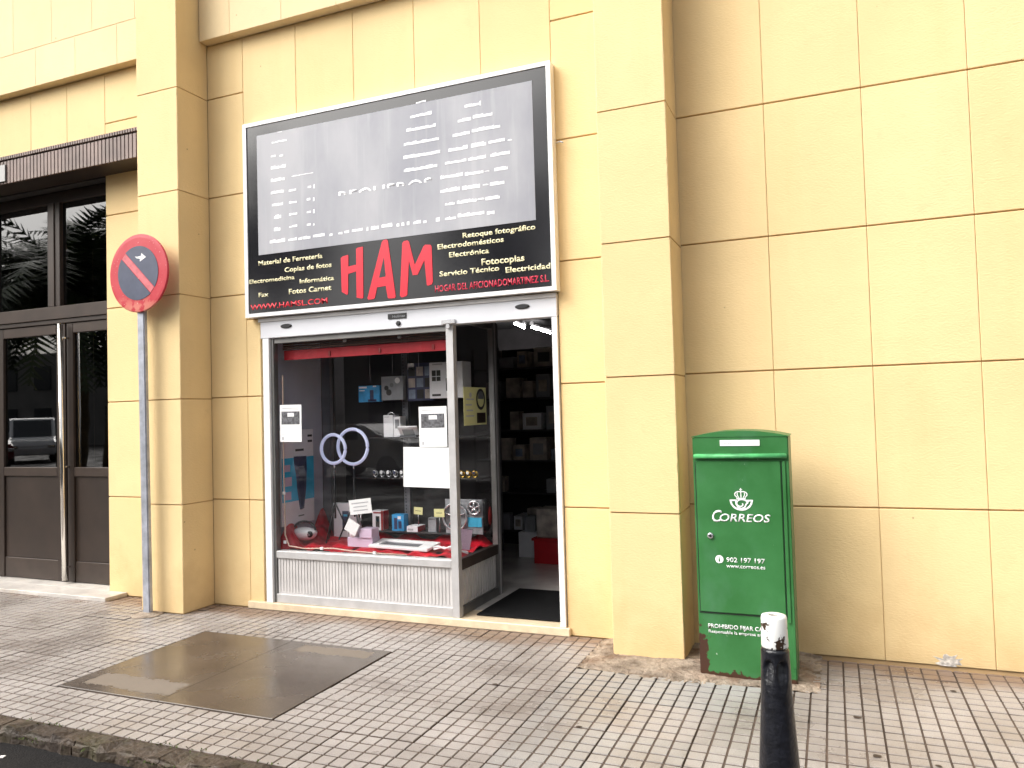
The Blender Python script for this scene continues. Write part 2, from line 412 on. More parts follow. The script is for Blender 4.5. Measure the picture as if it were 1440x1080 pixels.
# ================================================================== GROUND
bm = B(); box(bm, -80, 60, -60, 2.84, -.4, -.065)
finish(bm, 'road', 'asphalt', kind='structure')
pave = thing('pavement', None, None, (0, 3, 0), kind='structure')
bm = B(); box(bm, -14, 8, 2.975, 5.36, -.3, -.010)
finish(bm, 'bedding', 'grout', pave)
P0, SL = .0869, .4345
X_A, Y_A = -1.56, 2.975
HOLES = [(-4.545, -2.868, 3.415, 4.657), (-1.40, -.93, 5.02, 6), (-5.60, -5.118, 4.995, 6), (-1.56, -.93, 4.71, 6), (-.93, -.20, 4.71, 6)]
def slab_mesh(x0, y0, holes, seed):
    """one terrazzo slab: its 5 x 5 raised pads with grooves, in local coordinates"""
    rr = random.Random(seed); bm = B()
    box(bm, .003, SL-.003, .003, min(SL-.003, 5.352-y0), -.035, -.0038, mi=1)
    for i in range(5):
        for j in range(5):
            g = .0052
            a, b = i*P0+g, (i+1)*P0-g; c, d_ = j*P0+g*1.4, (j+1)*P0-g*1.4
            parts = [(a, b, c, d_)]
            for h in holes:
                hx0, hx1, hy0, hy1 = h[0]-x0, h[1]-x0, h[2]-y0, h[3]-y0
                new = []
                for (p, q, s, t) in parts:
                    if p >= hx1 or q <= hx0 or s >= hy1 or t <= hy0: new.append((p, q, s, t)); continue
                    if p < hx0: new.append((p, hx0, s, t))
                    if q > hx1: new.append((hx1, q, s, t))
                    p2, q2 = max(p, hx0), min(q, hx1)
                    if s < hy0: new.append((p2, q2, s, hy0))
                    if t > hy1: new.append((p2, q2, hy1, t))
                parts = new
            for (p, q, s, t) in parts:
                t = min(t, 5.352-y0)
                if q-p < .008 or t-s < .008: continue
                e = .0010; dz = rr.uniform(-.0009, .0009); tx = rr.uniform(-.0006, .0006)
                top = [bm.verts.new(v) for v in ((p+e, s+e, dz+tx), (q-e, s+e, dz-tx), (q-e, t-e, dz-tx), (p+e, t-e, dz+tx))]
                low = [bm.verts.new(v) for v in ((p, s, -.004), (q, s, -.004), (q, t, -.004), (p, t, -.004))]
                bm.faces.new(top)
                for k in range(4): bm.faces.new((low[k], low[(k+1) % 4], top[(k+1) % 4], top[k]))
    return bm
plain = {}
for key, mt in (('n', 'pad'), ('g', 'pad_grey')):
    plain[key] = []
    for s in range(4):
        bm = slab_mesh(0, 0, [], s); me = bpy.data.meshes.new('slab'); bmesh.ops.recalc_face_normals(bm, faces=bm.faces); bm.to_mesh(me); bm.free()
        me.materials.append(M[mt]); me.materials.append(M['grout']); plain[key].append(me)
for i in range(-26, 14):
    for j in range(6):
        x0, y0 = X_A+i*SL, Y_A+j*SL
        hs_ = [h for h in HOLES if h[0] < x0+SL-.001 and h[1] > x0+.001 and h[2] < y0+SL-.001 and h[3] > y0+.001]
        grey = (i == 0 and j < 4) or (i, j) in ((1, 3), (1, 1), (2, 3), (-7, 2))
        key = 'g' if grey else 'n'
        lift = rnd.uniform(-.002, .002)
        if hs_ or j == 5:
            # skip slabs wholly inside a hole
            bm = slab_mesh(x0, y0, hs_, i*7+j)
            if any(h[0] <= x0 and h[1] >= x0+SL and h[2] <= y0 and h[3] >= y0+SL for h in hs_): bm.free(); continue
            # the slab's body must not show inside the hole: drop its base there
            if hs_:
                base = [f for f in bm.faces if f.material_index == 1]
                bmesh.ops.delete(bm, geom=base, context='FACES')
            bmesh.ops.recalc_face_normals(bm, faces=bm.faces)
            me = bpy.data.meshes.new('slab'); bm.to_mesh(me); bm.free()
            if not me.vertices: continue
            me.materials.append(M['pad_grey' if grey else 'pad']); me.materials.append(M['grout'])
        else: me = plain[key][rnd.randrange(4)]
        o = bpy.data.objects.new('paving_slab', me); col.objects.link(o); o.parent = pave
        o.location = (x0, y0-3, lift); o.rotation_euler = (rnd.uniform(-.002, .002), rnd.uniform(-.002, .002), 0)
# kerb stones
kerb = thing('kerb', None, None, (0, 2.9, 0), kind='structure')
x = -14.2
while x < 8:
    L = .585
    bm = B(); box(bm, x+.006, x+L-.006, 2.835+rnd.uniform(-.004, .004), 2.966, -.3, .002+rnd.uniform(-.003, .003))
    bmesh.ops.subdivide_edges(bm, edges=[e for e in bm.edges if abs((e.verts[0].co-e.verts[1].co).x) > .3], cuts=11)
    for v in bm.verts:
        if v.co.z > -.1: v.co.z += rnd.uniform(-.008, .003); v.co.y += rnd.uniform(-.006, .004)
    bmesh.ops.bevel(bm, geom=[e for e in bm.edges if all(v.co.z > -.1 and v.co.y < 2.9 for v in e.verts)], offset=.022, segments=3, affect='EDGES')
    finish(bm, 'kerb_stone', 'kerb', kerb); x += L
# moss tufts and litter at the kerb
bm = B()
for k in range(260):
    px = rnd.uniform(-5.2, -1.8); px = rnd.choice([px, -3.15+rnd.gauss(0, .1), -4.0+rnd.gauss(0, .1), -2.75+rnd.gauss(0, .15)])
    py = rnd.choice([2.97, 2.835]) + rnd.gauss(0, .012); s = rnd.uniform(.005, .014)
    a = rnd.uniform(0, 6.28)
    z = -.002 if py > 2.9 else -.03
    v = [bm.verts.new((px, py, z)), bm.verts.new((px+math.cos(a)*s, py+math.sin(a)*s, z+s*.8)), bm.verts.new((px+math.cos(a+.9)*s*.7, py+math.sin(a+.9)*s*.7, z+s*1.1))]
    bm.faces.new(v)
finish(bm, 'kerb_moss', 'moss', label='small tufts of moss and weeds growing along the kerb joint', cat='moss', kind='stuff')
for (px, py, a, L) in ((-2.86, 2.60, .95, .16), (-3.3, 2.72, .2, .03), (-4.0, 2.7, .4, .025)):
    bm = B(); box(bm, -L/2, L/2, -.012, .012, 0, .004); bmesh.ops.transform(bm, matrix=Matrix.Translation((px, py, -.063)) @ Matrix.Rotation(a, 4, 'Z'), verts=bm.verts)
    if L > .1: lb = 'long white paper strip lying on the wet asphalt by the kerb'
    else: lb = 'tiny pale scrap on the asphalt, the one nearer the paper strip' if px > -3.5 else 'tiny pale scrap on the asphalt, the one farther left from the paper strip'
    finish(bm, 'paper_scrap', 'litter', label=lb, cat='litter')
# dark stains on the slabs (gum, dirt)
for (px, py) in ((.57, 4.98), (.06, 4.42), (.9, 4.9), (.38, 3.95), (-1.93, 4.28), (.13, 3.97), (-1.27, 3.85)):
    bm = B(); s = rnd.uniform(.012, .026); n = 9
    pts = [(px+math.cos(k*.698)*s*rnd.uniform(.7, 1.5), py+math.sin(k*.698)*s*rnd.uniform(.6, 1)) for k in range(n)]
    a = [bm.verts.new((q[0], q[1], .0025)) for q in pts]; c = bm.verts.new((px, py, .006))
    for k in range(n): bm.faces.new((a[k], a[(k+1) % n], c))
    finish(bm, 'gum_stain', 'stain', pave)
# granite cover set in the pavement
plate = thing('access_cover', 'wet dark brown granite cover set in the tiled pavement before the shop', 'access cover', (-3.7, 4.04, -.02))
bm = B(); box(bm, -4.538, -3.7105, 3.422, 4.650, -.05, .001, .002); finish(bm, 'cover_slab', 'plate', plate)
bm = B(); box(bm, -3.7095, -2.875, 3.422, 4.650, -.05, .001, .002); finish(bm, 'cover_slab', 'plate', plate)
bm = B(); box(bm, -4.5445, -2.8685, 3.4155, 4.6565, -.06, -.012); finish(bm, 'cover_frame', 'grout', plate)

# ================================================================== BUILDING
bld = thing('building', 'pale yellow rendered building front with squared panels, pilasters and a shop below', 'building', (-3, 5.36, 0))
GH, GV = .0046, .0011
def blk(x0, x1, y0, y1, z0, z1, mat='stucco', gl=1, gr=1, gb=1, gt=1):
    bm = B(); box(bm, x0+GV*gl, x1-GV*gr, y0, y1, z0+GH*gb, z1-GH*gt, .0035)
    return finish(bm, 'wall_panel', mat, bld)
A_ = 5.358
LV = [0, .9256, 1.8256, 2.7256, 3.6256, 4.5256]
def levels(d0, top=7.25):
    L = [0, d0]
    while L[-1] < top-.01: L.append(min(top, L[-1]+.9))
    return L
LP, LR, LQ = levels(.9448), levels(.9598), levels(.9175)
def rough_blk(x0, x1, y0, y1, z0, z1, seed):
    rr = random.Random(seed); bm = B(); box(bm, x0, x1, y0, y1, z0+GH, z1-GH)
    long_ = [e for e in bm.edges if abs(e.verts[0].co.z-e.verts[1].co.z) > .2]
    bmesh.ops.subdivide_edges(bm, edges=long_, cuts=26, use_grid_fill=True)
    hz = [e for e in bm.edges if abs(e.verts[0].co.x-e.verts[1].co.x) > .2]
    bmesh.ops.bevel(bm, geom=[e for e in bm.edges if abs(e.verts[0].co.z-e.verts[1].co.z) > .01 and all(abs(v.co.y-y0) < .001 and min(abs(v.co.x-x0), abs(v.co.x-x1)) < .001 for v in e.verts)], offset=.0035, segments=1, affect='EDGES')
    for v in bm.verts:      # uneven chamfer: every vertex stays in its own face's plane
        k = abs(rr.gauss(0, .0012)) + (.008*rr.random() if rr.random() < .07 else 0)
        if min(v.co.z-z0-GH, z1-GH-v.co.z) < .003: k += .004*rr.random()
        if abs(v.co.y-y0) < .0005 and min(abs(v.co.x-x0), abs(v.co.x-x1)) < .006: v.co.x += k if v.co.x < (x0+x1)/2 else -k
        elif abs(v.co.y-y0) < .006: v.co.y += k*.8
    return finish(bm, 'wall_panel', 'stucco', bld)
# right-hand wall
xs = [-.938, -.347] + [-.347+.6*k for k in range(1, 9)]
for a, b in zip(xs, xs[1:]):
    for c, d_ in zip(LR, LR[1:]): blk(a, b, 5.42, 5.5, c, d_)
# right pier, full depth blocks
for c, d_ in zip(LP, LP[1:]): rough_blk(-1.3986, -.9300, 5.023, 5.415, c, d_, int(c*10))
# left pilaster
for c, d_ in zip(LQ, LQ[1:]): rough_blk(-5.590, -5.118, 5.000, 5.353, c, d_, int(c*10)+3)
# strips beside the shop
L5 = LV + [5.02]
for c, d_ in zip(L5, L5[1:]):
    blk(-5.122, -4.714, A_, 5.44, c, d_)
    blk(-1.826, -1.396, A_, 5.44, c, d_)
for c, d_ in zip(LV[:3]+[2.52][:0], LV[1:3]): blk(-4.714, -4.565, A_, 5.44, c, d_, gr=0)
blk(-4.714, -4.565, A_, 5.44, LV[2], 2.5, gr=0)
cx = [-4.714, -4.139, -3.556, -2.979, -2.399, -1.826]
for a, b in zip(cx, cx[1:]): blk(a, b, A_, 5.44, 2.5, 5.02)
# door bay
for c, d_ in zip(LV, LV[1:]):
    if d_ <= 4.0: blk(-6.405, -5.595, A_, 5.60, c, d_)
    if d_ <= 4.0: blk(-10.2, -9.35, A_, 5.60, c, d_)
blk(-6.405, -5.595, A_, 5.60, 3.6256, 4.5256); blk(-10.2, -9.35, A_, 5.60, 3.6256, 4.5256)
for k in range(6):
    a = -6.405-.5225*k
    if a-.5225 < -9.5: break
    blk(a-.5225, a, A_, 5.44, 4.10, 5.02)
blk(-6.405, -5.595, A_, 5.44, 4.5256, 5.02)
# upper walls, a little forward (ledge)
def upper(x0, x1, off):
    rows = [5.02, 5.41, 6.31, 7.25]
    for r_, (c, d_) in enumerate(zip(rows, rows[1:])):
        x = x0; first = True
        o = off[r_ % 2]
        cuts = [x0]
        c0 = o
        while c0 < x1-.12:
            if c0 > x0+.12: cuts.append(c0)
            c0 += .56
        cuts.append(x1)
        for a, b in zip(cuts, cuts[1:]):
            bm = B(); box(bm, a+GV*.8, b-GV*.8, 5.26, 5.40, c+.0015, d_-.0015, .002); finish(bm, 'wall_panel', 'stucco_upper', bld)
upper(-5.113, -1.404, (-5.326+.0, -5.046))
upper(-10.2, -5.595, (-10.043, -9.81))
# wall core behind the joints
bm = B()
box(bm, -.935, 5, 5.435, 5.8, -.3, 7.2)
box(bm, -1.392, -.938, 5.04, 5.6, -.3, 7.24)
box(bm, -5.583, -5.125, 5.018, 5.6, -.3, 7.24)
box(bm, -5.120, -4.568, 5.374, 5.6, -.3, 7.2)
box(bm, -1.823, -1.40, 5.374, 5.6, -.3, 7.2)
box(bm, -4.566, -1.825, 5.374, 5.6, 2.505, 7.2)
box(bm, -6.400, -5.592, 5.374, 5.6, -.3, 7.2)
box(bm, -9.345, -6.402, 5.374, 5.6, 4.105, 7.2)
box(bm, -10.2, -9.355, 5.374, 5.6, -.3, 7.2)
finish(bm, 'wall_core', 'joint', bld)
bm = B(); box(bm, -10.2, 5, 5.30, 12, 7.26, 9.5); box(bm, -14, -10.21, 4.9, 12, 0, 9.5)
finish(bm, 'upper_wall', 'stucco_upper', bld)
# shop room and lobby
bm = B()
box(bm, -6.34, -6.24, 5.61, 11.6, -.05, 3.05); box(bm, -.9, -.8, 5.81, 11.6, -.05, 3.05)
box(bm, -6.23, -.91, 11.5, 11.59, -.05, 3.05)
finish(bm, 'interior_wall', 'darkwall', bld)
bm = B(); box(bm, -6.24, -.9, 5.61, 11.5, 2.96, 3.04); finish(bm, 'interior_ceiling', 'ceiling', bld)
bm = B(); box(bm, -4.56, -1.83, 5.42, 5.615, 2.50, 2.56); box(bm, -1.823, -1.80, 5.44, 6.3, .0, 2.9); finish(bm, 'interior_lining', 'darkwall', bld)
bm = B(); box(bm, -6.24, -.9, 5.61, 11.5, -.05, .066); finish(bm, 'shop_floor', 'floor', bld)
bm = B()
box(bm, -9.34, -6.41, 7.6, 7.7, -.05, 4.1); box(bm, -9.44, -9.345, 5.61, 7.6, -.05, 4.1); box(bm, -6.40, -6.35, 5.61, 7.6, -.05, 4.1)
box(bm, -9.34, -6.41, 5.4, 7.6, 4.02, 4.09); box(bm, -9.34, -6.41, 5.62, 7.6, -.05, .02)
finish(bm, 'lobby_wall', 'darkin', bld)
# ribbed fascia over the entrance
bm = B(); box(bm, -10.2, -5.597, 5.10, 5.35, 4.012, 4.275); finish(bm, 'canopy_core', 'bronze', bld)
bm = B(); x = -10.2
while x < -5.62:
    box(bm, x+.004, x+.044, 5.082, 5.0985, 4.012, 4.236, .003)
    x += .048
finish(bm, 'canopy_rib', 'fascia', bld, kind='stuff')
bm = B(); x = -10.2
while x < -5.62:
    box(bm, x+.003, x+.029, 5.074, 5.0985, 4.248, 4.284, .003)
    x += .032
finish(bm, 'canopy_trim', 'fascia', bld, kind='stuff')
bm = B(); box(bm, -7.70, -7.42, 5.066, 5.081, 4.03, 4.20, .004); finish(bm, 'canopy_patch', 'alu_dark', bld, label='grey metal patch on the brown ribbed fascia')
# bare plaster scar at the foot of the right wall
bm = B(); pts = []
for k in range(26):
    a = k/26*6.283; rr_ = rnd.uniform(.45, 1.3)
    pts.append((.60+math.cos(a)*.075*rr_, max(.004, .03+math.sin(a)*.05*rr_)))
prism(bm, pts, 5.4175, 5.425); finish(bm, 'bare_plaster', 'plaster', bld)
# broken concrete round the pier foot and under the mailbox
bm = B(); nx, ny = 70, 36; gx0, gx1, gy0, gy1 = -1.56, -.12, 4.69, 5.42
grid = {}
for i in range(nx+1):
    for j in range(ny+1):
        px = gx0+(gx1-gx0)*i/nx; py = gy0+(gy1-gy0)*j/ny
        e = min(i, nx-i, j)/6
        h = .004+.017*min(1, e)*(.4+.6*abs(math.sin(px*9+py*7)*math.cos(py*13-px*4)))+rnd.uniform(-.003, .003)
        if min(i, nx-i) < 3 or j < 3: h = -.006+rnd.uniform(0, .012)
        grid[i, j] = bm.verts.new((px+(rnd.uniform(-.008, .008)), py+rnd.uniform(-.006, .006) - .03*math.sin(px*5)*(j < 2), h))
for i in range(nx):
    for j in range(ny):
        bm.faces.new((grid[i, j], grid[i+1, j], grid[i+1, j+1], grid[i, j+1]))
finish(bm, 'concrete_patch', 'concrete', kind='structure')

# ------------------------------------------------------------------ doorstep and entrance door
ds = thing('doorstep', 'thin white marble step at the foot of the dark entrance door', 'doorstep', (-7.8, 5.25, 0))
bm = B(); box(bm, -9.6, -6.170, 5.115, 5.355, 0, .038, .004); box(bm, -9.34, -6.408, 5.3555, 5.60, 0, .038, .002)
finish(bm, 'step_slab', 'marble_white', ds)
dr = thing('entrance_door', 'tall dark bronze double door with glass panes, transom and long steel pull bar', 'door', (-7.8, 5.5, .04))
D0, D1 = 5.505, 5.565
def dbox(name, x0, x1, z0, z1, mat='bronze', y0=D0, y1=D1, bev=.004, par=dr, **k):
    bm = B(); box(bm, x0, x1, y0, y1, z0, z1, bev); return finish(bm, name, mat, par, **k)
dbox('frame', -9.34, -8.20, .04, .25); dbox('frame', -9.34, -6.408, 3.90, 4.01)
dbox('frame', -9.34, -9.26, .252, 3.898); dbox('frame', -6.48, -6.408, .04, 3.898)
dbox('frame', -8.30, -8.205, .252, 3.898, y0=5.495)
dbox('transom_bar', -8.203, -6.482, 2.70, 2.83, 'bronze_lt', y0=5.475); dbox('transom_bar', -8.203, -6.482, 2.655, 2.698, 'bronze', y0=5.49)
dbox('mullion', -7.40, -7.22, 2.832, 3.898, 'bronze', y0=5.49)
bm = B(); box(bm, -7.37, -7.29, 5.478, 5.489, 2.832, 3.898, .003); finish(bm, 'mullion_bead', 'bronze_lt', dr)
for (a, b) in ((-8.203, -7.402), (-7.218, -6.482)):
    bm = B(); box(bm, a, b, 5.53, 5.536, 2.832, 3.898); finish(bm, 'glass_pane', 'doorglass', dr)
bm = B(); box(bm, -9.258, -8.302, 5.53, 5.536, .252, 3.898); finish(bm, 'glass_pane', 'doorglass', dr)
for (a, b) in ((-8.195, -7.17), (-7.15, -6.484)):
    lf = dbox('door_leaf', a, a+.09, .045, 2.65)
    dbox('stile', b-.13 if a < -8 else b-.06, b, .045, 2.65, par=dr)
    dbox('rail', a+.091, (b-.131 if a < -8 else b-.061), 2.55, 2.65, 'bronze_lt', par=dr)
    dbox('rail', a+.091, (b-.131 if a < -8 else b-.061), 1.10, 1.19, 'bronze_lt', par=dr)
    dbox('rail', a+.091, (b-.131 if a < -8 else b-.061), .045, .25, 'bronze_lt', par=dr, y0=5.515)
    dbox('door_panel', a+.091, (b-.131 if a < -8 else b-.061), .251, 1.099, 'bronze', y0=5.525, par=dr)
    bm = B(); box(bm, a+.091, (b-.131 if a < -8 else b-.061), 5.53, 5.536, 1.191, 2.549); finish(bm, 'glass_pane', 'doorglass', dr)
bm = B(); tube(bm, [(-7.155, 5.44, 2.64), (-7.135, 5.44, 1.3), (-7.115, 5.44, .075)], .027, 14); h_ = finish(bm, 'pull_bar', 'chrome', dr)
bm = B()
for z in (2.5, 1.2, .2): tube(bm, [(-7.135, 5.445, z), (-7.125, 5.51, z)], .010, 8)
finish(bm, 'bar_bracket', 'chrome', h_)
bm = B(); lathe(bm, (-7.21, 5.50, 1.09), [(.018, 0), (.018, -.02), (.012, -.026)], 16, 'Y'); finish(bm, 'lock_cylinder', 'chrome', dr)

# ------------------------------------------------------------------ shopfront
sf = thing('shopfront', 'aluminium shop window and recessed entrance with white guides and ribbed base', 'shopfront', (-3.2, 5.4, .06))
bm = B(); box(bm, -4.72, -1.80, 5.325, 5.62, 0, .062, .006)
sill = finish(bm, 'marble_sill', 'marble', sf)
def sbox(name, x0, x1, y0, y1, z0, z1, mat, bev=.002, **k):
    bm = B(); box(bm, x0, x1, y0, y1, z0, z1, bev); return finish(bm, name, mat, sf, **k)
sbox('shutter_guide', -4.524, -4.458, 5.335, 5.40, .063, 2.318, 'white')
sbox('shutter_guide', -1.874, -1.832, 5.335, 5.40, .063, 2.318, 'white')
sbox('shutter_gap', -4.563, -4.526, 5.40, 5.45, .063, 2.49, 'black')
bx = sbox('shutter_box', -4.545, -1.830, 5.335, 5.43, 2.32, 2.492, 'whitebox', .004)
bm = B(); box(bm, -4.56, -1.828, 5.325, 5.334, 2.462, 2.495, .002); finish(bm, 'box_lip', 'alu', bx)
for vx in (-4.265, -2.10):
    bm = B(); lathe(bm, (0, 5.334, 0), [(.058, 0), (.058, -.006), (.045, -.010)], 24, 'Y')
    for v in bm.verts: v.co.x += vx; v.co.z = v.co.z*.32+2.413
    finish(bm, 'vent', 'black', bx)
bm = B(); box(bm, -3.26, -3.09, 5.328, 5.334, 2.398, 2.440, .001); pl = finish(bm, 'nameplate', 'black', bx)
add_text(pl, 'Hofman', -3.215, -3.10, 2.407, .022, 5.3265, 'boxgrey')
bm = B(); lathe(bm, (-3.165, 5.334, 2.360), [(.020, 0), (.020, -.008), (.013, -.011)], 18, 'Y'); finish(bm, 'lock', 'black', bx)
bm = B(); box(bm, -2.775, -2.655, 5.315, 5.334, 2.325, 2.357, .003); box(bm, -2.735, -2.705, 5.318, 5.334, 2.29, 2.324, .002); finish(bm, 'bracket', 'silver', bx)
# corner post and frame rails
sbox('corner_post', -2.752, -2.690, 5.345, 5.405, .063, 2.318, 'alu')
sbox('frame_post', -4.456, -4.430, 5.36, 5.42, .063, 2.318, 'alu_dark')
sbox('sill_rail', -4.428, -2.754, 5.35, 5.43, .437, .500, 'alu', .006)
sbox('bottom_rail', -4.428, -2.754, 5.352, 5.42, .063, .135, 'alu', .003)
sbox('head_rail', -4.428, -2.754, 5.37, 5.42, 2.275, 2.318, 'alu_dark')
def ribbed(axis, a0, a1, c, z0, z1, amp, pitch, mat):
    bm = B(); n = int((a1-a0)/pitch)
    if axis == 'x': box(bm, a0, a1, c, c+.01, z0, z1)
    else: box(bm, c-.01, c, a0, a1, z0, z1)
    pn = finish(bm, 'base_panel', mat, sf)
    bm = B()
    for k in range(n):
        t = a0+(k+.2)*pitch
        if axis == 'x': prism(bm, [(t, z0+.012), (t+pitch*.62, z0+.012), (t+pitch*.62, z1), (t, z1)], c-amp, c-.0002)
        else: box(bm, c+.0002, c+amp, t, t+pitch*.62, z0+.012, z1)
    finish(bm, 'panel_ribs', mat, pn, kind='stuff')
ribbed('x', -4.428, -2.754, 5.375, .1355, .4365, .0045, .031, 'alu_rib')
ribbed('y', 5.41, 6.093, -2.712, .1355, .4165, .010, .048, 'alu_rib')
# side of the showcase, running back into the entrance
sbox('side_rail', -2.735, -2.685, 5.407, 6.095, .417, .500, 'bronze_lt', .003)
sbox('side_rail', -2.735, -2.688, 5.407, 6.095, .067, .135, 'alu_dark', .003)
sbox('side_rail', -2.735, -2.690, 5.407, 6.095, 2.35, 2.42, 'alu_dark', .003)
for (y0, y1, mt) in ((6.097, 6.125, 'alu_dark'), (6.126, 6.150, 'alu'), (6.151, 6.180, 'alu_dark')):
    sbox('rear_post', -2.735, -2.684, y0, y1, .067, 2.48, mt, .003)
sbox('head_board', -4.56, -2.69, 5.431, 6.18, 2.43, 2.50, 'darkwall')
bm = B(); box(bm, -4.428, -2.754, 5.398, 5.404, .501, 2.274); g1 = finish(bm, 'window_pane', 'glass', sf)
bm = B(); box(bm, -2.712, -2.706, 5.407, 6.095, .501, 2.349); g2 = finish(bm, 'window_pane', 'glass', sf)
# blinds and valance behind the glass
for k in range(5):
    sbox('blind_slat', -4.42, -2.78, 5.47+.002*k, 5.484+.002*k, 2.225+.020*k, 2.240+.020*k, 'slat', .002)
va = sbox('valance', -4.42, -2.78, 5.488, 5.496, 2.135, 2.220, 'valance', .002)
for vx in (-3.95, -3.45, -2.95):
    bm = B(); box(bm, vx, vx+.022, 5.4795, 5.487, 2.150, 2.190, .002); finish(bm, 'valance_clip', 'dimred', va)
for vx in (-3.78, -3.25): sbox('blind_fitting', vx, vx+.03, 5.452, 5.468, 2.255, 2.278, 'alu', .003)
# showcase lining
sbox('side_lining', -4.56, -4.535, 5.41, 6.17, .50, 2.42, 'pale')
sbox('display_base', -4.53, -2.74, 5.435, 6.18, .40, .488, 'darkin')
sbox('back_upright', -4.53, -4.44, 6.17, 6.20, .49, 2.42, 'post'); sbox('back_upright', -4.43, -4.40, 6.16, 6.20, .49, 2.42, 'alu_dark')
up_ = sbox('back_upright', -3.66, -3.60, 6.20, 6.24, .49, 2.42, 'post')
bm = B()
for k in range(60): box(bm, -3.645, -3.637, 6.1975, 6.1995, .55+.03*k, .565+.03*k)
finish(bm, 'upright_slots', 'black', up_, kind='stuff')
sbox('back_rail', -4.39, -2.74, 6.20, 6.23, .49, .535, 'alu_dark')
# shelf glass plates
for (x0, x1, z) in ((-3.98, -2.85, .588), (-4.10, -2.80, 1.066), (-3.92, -2.82, 1.428)):
    sbox('glass_shelf', x0, x1, 6.0, 6.28, z-.007, z-.001, 'shelf', .001)
sbox('back_panel', -4.39, -2.75, 6.34, 6.36, .55, 2.42, 'darkin')

# ------------------------------------------------------------------ sign board
sg = thing('shop_sign', 'large black shop sign with white frame, grey film panel and big red letters', 'shop sign', (-3.2, 5.3, 2.5))
Yf = 5.27
bm = B()
prism(bm, [(-4.648, 2.503), (-1.806, 2.503), (-1.806, 2.534), (-4.648, 2.534)], Yf, 5.355)
prism(bm, [(-4.648, 4.160), (-1.806, 4.160), (-1.806, 4.192), (-4.648, 4.192)], Yf, 5.355)
prism(bm, [(-4.648, 2.534), (-4.612, 2.534), (-4.612, 4.160), (-4.648, 4.160)], Yf, 5.355)
prism(bm, [(-1.840, 2.534), (-1.806, 2.534), (-1.806, 4.160), (-1.840, 4.160)], Yf, 5.355)
finish(bm, 'sign_frame', 'white', sg)
bm = B(); box(bm, -4.6115, -1.8405, Yf+.010, 5.35, 2.5345, 4.1595); finish(bm, 'sign_face', 'signblack', sg)
Ys = Yf+.010
bm = B(); box(bm, -4.500, -1.952, Ys-.003, Ys+.002, 3.034, 4.072); film = finish(bm, 'film_panel', 'signpanel', sg)
# worn white print on the film: (x0, x1, foot, height) in metres
DASH = [(-4.279,-4.229,4.061,0.0101),(-4.34,-4.181,3.978,0.0179),(-4.351,-4.3,3.859,0.0213),(-4.259,-4.222,3.852,0.0213),(-4.353,-4.195,3.754,0.028),(-4.355,-4.21,3.647,0.0302),(-4.139,-3.917,3.662,0.0123),(-4.357,-4.219,3.542,0.0302),(-4.17,-4.093,3.539,0.0202),(-3.975,-3.939,3.546,0.0202),(-3.916,-3.9,3.534,0.0347),(-4.348,-4.231,3.436,0.0302),(-4.169,-4.09,3.437,0.0213),(-3.987,-3.95,3.439,0.0213),(-3.923,-3.907,3.428,0.0358),(-4.328,-4.253,3.326,0.0336),(-4.171,-4.086,3.335,0.0213),(-3.989,-3.947,3.334,0.0213),(-3.925,-3.909,3.325,0.0358),(-4.331,-4.264,3.22,0.0336),(-4.173,-4.088,3.232,0.0213),(-3.991,-3.95,3.228,0.0202),(-3.928,-3.912,3.222,0.0291),(-4.378,-4.216,3.12,0.0358),(-4.184,-4.094,3.119,0.0269),(-4.081,-4.037,3.118,0.0269),(-4.029,-3.957,3.118,0.0269),(-3.93,-3.814,3.123,0.0291),(-3.766,-3.736,3.117,0.0302),(-3.679,-3.639,3.119,0.0269),(-3.62,-3.574,3.122,0.0258),(-3.547,-3.445,3.125,0.0291),(-3.408,-3.39,3.117,0.0347),(-3.366,-3.292,3.121,0.0291),(-3.267,-3.165,3.125,0.0314),(-3.129,-3.103,3.118,0.0302),(-3.083,-3.057,3.118,0.0314),(-3.035,-3.011,3.119,0.0314),(-2.978,-2.908,3.122,0.028),(-2.89,-2.859,3.119,0.028),(-2.929,-2.837,4.072,0.0157),(-2.983,-2.79,3.964,0.028),(-3.02,-2.757,3.861,0.0269),(-3.046,-2.733,3.753,0.0269),(-3.053,-2.724,3.648,0.0314),(-3.051,-2.753,3.544,0.028),(-2.506,-2.383,3.963,0.0291),(-2.382,-2.367,3.957,0.0414),(-2.567,-2.454,3.859,0.0269),(-2.439,-2.276,3.867,0.0291),(-2.614,-2.468,3.754,0.0269),(-2.45,-2.215,3.763,0.0291),(-2.654,-2.486,3.644,0.0325),(-2.46,-2.335,3.647,0.0325),(-2.314,-2.18,3.655,0.0291),(-2.159,-2.121,3.65,0.0123),(-2.686,-2.503,3.55,0.0235),(-2.488,-2.338,3.55,0.0291),(-2.302,-2.142,3.552,0.0291),(-2.729,-2.535,3.443,0.0291),(-2.518,-2.362,3.439,0.0291),(-2.355,-2.313,3.446,0.0112),(-2.273,-2.163,3.438,0.0314),(-2.732,-2.564,3.335,0.0325),(-2.545,-2.394,3.332,0.0325),(-2.372,-2.323,3.344,0.0112),(-2.312,-2.194,3.334,0.0325),(-2.695,-2.607,3.232,0.0213),(-2.592,-2.425,3.231,0.0291),(-2.418,-2.361,3.239,0.0146),(-2.351,-2.235,3.229,0.0291),(-2.777,-2.743,3.117,0.0325),(-2.698,-2.602,3.119,0.0269),(-2.588,-2.364,3.127,0.0302),(-2.343,-2.28,3.118,0.0291)]

